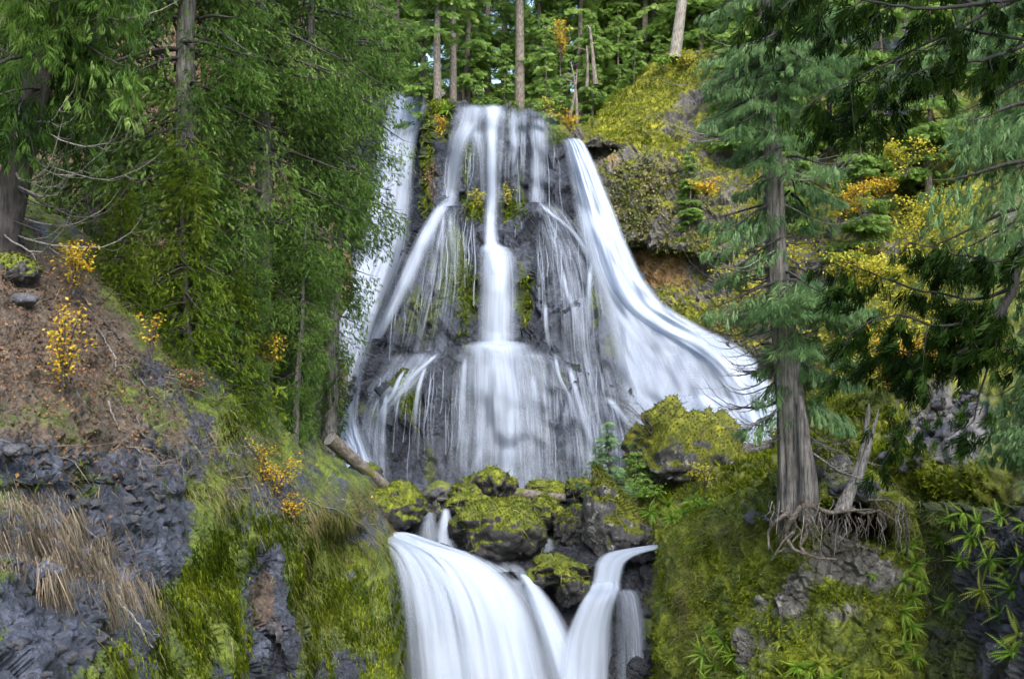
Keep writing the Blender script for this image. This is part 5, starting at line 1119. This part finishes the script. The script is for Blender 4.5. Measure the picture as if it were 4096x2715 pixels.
# ------------------------------------------------------------------ grass, moss and litter
def blades(name, sheet_name, n, w, length, mat, label, dirf, seed, tpl=T_BLADE, tint=(.5, .22), lift=0., width=1.0, cat='grass'):
    rg = np.random.default_rng(seed); P_, N_, _, _ = pick(sheet_name, n, w, rg)
    P_ = P_ + rg.normal(0, .06, P_.shape); X = dirf(N_, rg, n); Z = N_ + rvec(rg, n) * .5
    tp = (tpl[0] * np.array([1, width, 1]), tpl[1])
    cl = fbm(P_ * 1.2, 3, seed)
    V, Fc, A = scatter(*tp, X, Z, P_ + N_ * lift, length * rg.uniform(.45, 1.25, n), np.clip(tint[0] + (cl - .5) * 1.0 + rg.normal(0, tint[1] * .6, n), 0, 1))
    return add_obj(name, make_mesh(name, V, Fc, {'tint': A}, False, M[mat]), label=label, cat=cat, kind='stuff')
down = lambda k, o=.5, r=.35: (lambda N, rg, n: N * o + np.array([0, 0, -k]) + rvec(rg, n) * r)
upw = lambda k, o=.5, r=.5: (lambda N, rg, n: N * o + np.array([0, 0, k]) + rvec(rg, n) * r)
patch = lambda R, f, sd: sstep(fbm(R['P'] * f, 3, sd), .36, .62) + .06
L = REL['left_bank']; B = REL['mossy_bluff']; S = REL['valley_slope']; C = REL['mossy_crag']
blades('dry_grass', 'left_bank', 15000, blobs(L['px'], L['py'], [(20, 530, 70, 26, 1), (80, 560, 40, 22, 1), (120, 585, 26, 18, .8), (0, 500, 60, 12, .6), (150, 610, 20, 14, .3)]), .75, 'dry', 'long dry brown grass hanging over the rock at the lower left', down(1.2, .5, .22), 950, width=.5, tint=(.45, .3))
blades('bank_grass', 'left_bank', 15000, blobs(L['px'], L['py'], [(250, 470, 60, 30, 1), (330, 530, 70, 30, 1), (200, 490, 60, 30, .6), (150, 640, 60, 50, .7), (340, 600, 60, 70, .6), (220, 440, 30, 20, .6), (180, 420, 40, 20, .4), (130, 620, 40, 40, .4), (345, 508, 60, 24, 1.6), (370, 530, 30, 16, 1.2), (100, 470, 110, 50, .16)]) * np.clip(L['moss'] + .2, .05, 1) * patch(L, 1.1, 3), .42, 'grass', 'mixed green and straw grass over the left bank', down(1.1, .7, .35), 951, width=.7, tint=(.55, .25))
blades('hanging_moss', 'left_bank', 37000, blobs(L['px'], L['py'], [(215, 590, 50, 80, 1), (290, 560, 20, 40, .7), (350, 620, 50, 70, .9), (250, 530, 40, 20, .9), (180, 640, 30, 50, .5), (232, 425, 12, 26, .5), (110, 660, 30, 20, .3), (100, 500, 60, 40, .08), (60, 620, 50, 40, .05)]) * np.clip(L['moss'], 0, 1) * patch(L, .9, 4), .2, 'moss_tuft', 'shaggy olive moss hanging on the wall of the left bank', down(1.6, .4, .22), 952, T_TUFT, (.3, .3), width=.55, cat='moss')
blades('leaf_litter', 'left_bank', 14000, blobs(L['px'], L['py'], [(40, 320, 90, 60, 1), (80, 370, 90, 40, .8), (150, 380, 50, 30, .5), (100, 440, 130, 40, .5), (60, 550, 70, 40, .15), (250, 460, 60, 30, .25), (0, 250, 40, 40, .8)]), .1, 'litter', 'brown and orange fallen leaves strewn over the left bank', lambda N, rg, n: rvec(rg, n) + np.array([0, 0, -.3]), 953, T_LEAF, (.2, .3), .03, cat='leaf litter')
blades('bank_twigs', 'left_bank', 2600, blobs(L['px'], L['py'], [(60, 340, 110, 70, 1), (180, 400, 60, 30, .9), (240, 470, 60, 30, .5), (300, 500, 50, 20, .7), (350, 508, 50, 18, 1.2), (110, 440, 110, 36, .8)]), .6, 'dry', 'fine dead twigs scattered over the left bank', lambda N, rg, n: rvec(rg, n) + np.array([.5, 0, -.4]), 954, T_BLADE, (.7, .3), .06, .4, cat='twigs')
blades('bluff_moss', 'mossy_bluff', 44000, np.clip(B['moss'] - .35, 0, 1) * (B['py'] < 720) * patch(B, 1.3, 5), .12, 'moss_tuft', 'thick olive and yellow moss over the bluff', down(.5, .8, .6), 955, T_TUFT, (.5, .3), width=.8, cat='moss')
blades('bluff_grass', 'mossy_bluff', 7000, blobs(B['px'], B['py'], [(895, 505, 20, 16, 1), (730, 530, 40, 12, .6), (690, 600, 14, 60, .7), (905, 540, 12, 30, .5), (760, 525, 20, 8, .6), (690, 660, 20, 40, .6)]), .45, 'grass', 'pale grass tufts along the rim of the bluff', down(.4, .7, .5), 956, width=.6, tint=(.5, .25))
blades('slope_moss', 'valley_slope', 26000, blobs(S['px'], S['py'], [(700, 500, 70, 26, 1), (860, 450, 70, 50, .8), (900, 480, 60, 26, 1), (760, 480, 50, 30, .8), (960, 480, 40, 20, .6), (800, 400, 60, 40, .4)]) * np.clip(S['moss'], .1, 1), .22, 'moss_tuft', 'moss cushions over the right-hand bank', upw(.5, .6, .6), 957, T_TUFT, (.5, .3), cat='moss')
blades('slope_grass', 'valley_slope', 10000, blobs(S['px'], S['py'], [(720, 500, 60, 30, 1), (690, 480, 40, 20, .7), (900, 475, 60, 20, .8), (860, 400, 80, 40, .4), (760, 340, 60, 20, .7), (900, 300, 120, 60, .4)]), .45, 'grass', 'soft green grass over the right-hand bank', upw(.6, .5, .7), 958, width=.7, tint=(.4, .2))
blades('crag_moss', 'mossy_crag', 26000, np.clip(C['moss'] - .4, 0, 1) * (C['px'] < 780), .2, 'moss_tuft', 'shaggy yellow moss over the crag', down(.3, .9, .6), 959, T_TUFT, (.5, .3), width=.8, cat='moss')
blades('crag_plants', 'mossy_crag', 9000, blobs(C['px'], C['py'], [(650, 200, 60, 40, 1), (690, 320, 60, 30, .8), (690, 240, 40, 20, .5)]) * patch(C, .8, 6), .17, 'grass', 'small olive plants clinging to the crag', down(.2, .9, .8), 960, T_LEAF, (.45, .3), cat='plants')
for nm, sh, n, bl_, sz in [('cliff_moss', 'falls_cliff', 9000, [(478, 208, 14, 10, 1), (512, 210, 12, 10, .8), (428, 170, 5, 45, .8), (442, 106, 14, 6, 1), (408, 395, 12, 22, .7), (525, 305, 5, 22, .8), (520, 104, 14, 3, .6), (555, 135, 8, 8, .6), (465, 300, 12, 36, .4)], .3)]:
    blades(nm, sh, n, blobs(REL[sh]['px'], REL[sh]['py'], bl_), sz, 'moss_tuft', 'wet moss patches clinging to the falls cliff', down(.8, .6, .4), 961, T_TUFT, (.4, .25), cat='moss')
Gd = REL['dark_gully']
blades('gully_rim_grass', 'dark_gully', 6000, sstep(np.interp(Gd['px'], [895, 920, 960, 1024, 1250], [512, 508, 512, 505, 480]) + 16 - Gd['py'], 0, 14) * (Gd['px'] < 1060) + .25 * sstep(945 + (Gd['py'] - 500) * .2 - Gd['px'], -10, 20), .4, 'grass', 'green grass and moss hanging over the rim of the dark gully', down(.9, .8, .5), 962, width=.8, tint=(.35, .25))
# moss and grass on the boulders
rg = np.random.default_rng(970); sp = Soup(); sg = Soup()
bpy.context.view_layer.update()
for o, me, half in BOULD:
    if half[0] < .5 or 'stone' in me.materials[0].name: continue
    n = len(me.vertices); V = np.zeros(n * 3, np.float32); N = V.copy(); mo = np.zeros(n, np.float32)
    me.vertices.foreach_get('co', V); me.vertices.foreach_get('normal', N); me.attributes['moss'].data.foreach_get('value', mo); V = V.reshape(-1, 3); N = N.reshape(-1, 3)
    mw = np.array(o.matrix_world); V = V @ mw[:3, :3].T + mw[:3, 3]; N = N @ mw[:3, :3].T
    wt = np.clip(mo - .5, 0, 1) * (N[:, 2] > -.2); k = int(min(6000, 1600 * half[0] * half[2]))
    i = rg.choice(n, k, p=wt / wt.sum()); X = N[i] * .8 + rvec(rg, k) * .6 + np.array([0, 0, -.4]); Vb, Fb, Ab = scatter(*T_TUFT, X, N[i] + rvec(rg, k) * .5, V[i], .1 * rg.uniform(.5, 1.3, k), np.clip(rg.normal(.32, .25, k), 0, 1)); sp.add(Vb, Fb, Ab)
    k = k // 9; i = rg.choice(n, k, p=wt / wt.sum()); X = N[i] * .6 + rvec(rg, k) * .4 + np.array([.1, -.2, -.6]); Vb, Fb, Ab = scatter(*T_BLADE, X, N[i] + rvec(rg, k) * .5, V[i], .5 * rg.uniform(.5, 1.2, k), np.clip(rg.normal(.6, .25, k), 0, 1)); sg.add(Vb, Fb, Ab)
add_obj('boulder_moss', sp.mesh('boulder_moss', M['moss_tuft'], False), label='cushiony moss on the boulders in and beside the stream', cat='moss', kind='stuff')
add_obj('boulder_grass', sg.mesh('boulder_grass', M['grass'], False), label='straw-coloured grass hanging from the boulders', cat='grass', kind='stuff')

# fallen sticks
rg = np.random.default_rng(980)
ST = [([(78, 288), (95, 310), (118, 335), (132, 352)], 'left_bank', .06, 'dark thick stick lying down the litter slope by the yellow shrub'), ([(98, 328), (110, 345), (118, 360), (116, 372)], 'left_bank', .035, 'forked thin stick beside the thick dark stick'), ([(66, 372), (80, 392), (92, 410)], 'left_bank', .04, 'stick lying through the sparse yellow shrub'), ([(128, 352), (135, 372), (160, 400)], 'left_bank', .04, 'stick running on from the thick dark stick'), ([(110, 400), (118, 425), (140, 450), (165, 462)], 'left_bank', .03, 'pale bent stick above the dry rock ledge'), ([(140, 430), (165, 455), (190, 470)], 'left_bank', .03, 'pale bent stick right of the ledge'), ([(195, 405), (215, 440), (225, 460)], 'left_bank', .035, 'thin stick under the low conifers of the left bank'), ([(65, 528), (72, 515), (100, 540), (112, 560)], 'left_bank', .03, 'grey stick caught at the edge of the hanging dry grass'), ([(118, 595), (140, 620), (152, 648)], 'left_bank', .035, 'thin grey stick at the right end of the dry grass'), ([(330, 510), (352, 535), (372, 560)], 'left_bank', .03, 'bare stick on the slope above the lower falls'), ([(310, 500), (345, 510), (380, 535)], 'left_bank', .03, 'long bare stick across the slope above the lower falls'), ([(250, 440), (262, 455), (275, 462)], 'left_bank', .03, 'short bare stick by the crest of the left bank'), ([(5, 440), (30, 470), (60, 484)], 'left_bank', .02, 'thin curved twig over the dark rock at the left edge'), ([(885, 470), (860, 455), (835, 450)], 'valley_slope', .03, 'pale stick lying behind the silver snag')]
for k, (pl, sh, r, lab) in enumerate(ST):
    c = np.array([on(sh, x, y) for x, y in pl]); c[:, 1] -= .06; b = c[0].copy(); n = len(c); q = np.linspace(0, n - 1, 12); c = np.stack([np.interp(q, np.arange(n), c[:, j]) for j in range(3)], -1) + rg.normal(0, .015, (12, 3))
    t = thing('fallen_stick', b, lab, 'stick'); add_obj('stem', make_mesh('stem', *tube(c - b, r * np.linspace(1, .4, 12), 6), None, True, M['silver'] if k % 3 else M['bark_dark']), t)
    for j in range(3):
        m_ = rg.integers(2, 11); e = c[m_] - b + np.array([rg.normal(0, .35), -.15, rg.uniform(-.1, .4)]); add_obj('twig', make_mesh('twig', *tube([c[m_] - b, (c[m_] - b + e) / 2 + (0, 0, .08), e], [r * .5, r * .35, .006], 4), None, True, M['silver']), t)

# ------------------------------------------------------------------ air: spray at the foot of the falls, thin haze over the whole valley
def mat_volume(name, dens, col=(.93, .96, 1.0)):
    m, ns, ls = nodes(name); v = mk(ns, 'ShaderNodeVolumePrincipled'); v.inputs['Color'].default_value = (*col, 1); v.inputs['Density'].default_value = dens; v.inputs['Anisotropy'].default_value = .1
    o = mk(ns, 'ShaderNodeOutputMaterial'); ls.new(v.outputs[0], o.inputs['Volume']); return m
def spray(px, py, Y, half, dens, label):
    V, Fc = ico(3); me = make_mesh('spray', V * np.array(half), Fc, None, True, mat_volume('spray_mist', dens)); return add_obj('spray', me, loc=W(px, py, Y), label=label, cat='mist', kind='stuff')
spray(505, 470, 54.5, (5.5, 2.6, 3.2), .025, 'fine spray hanging at the foot of the middle stream')
spray(715, 425, 51, (4.5, 2.8, 3.2), .03, 'white spray at the foot of the right-hand fall')
spray(345, 430, 58, (3.0, 2.5, 5.5), .03, 'white spray at the foot of the left-hand fall')
spray(563, 668, 38.3, (1.3, 1.0, 1.3), .12, 'soft spray where the two lower chutes meet')
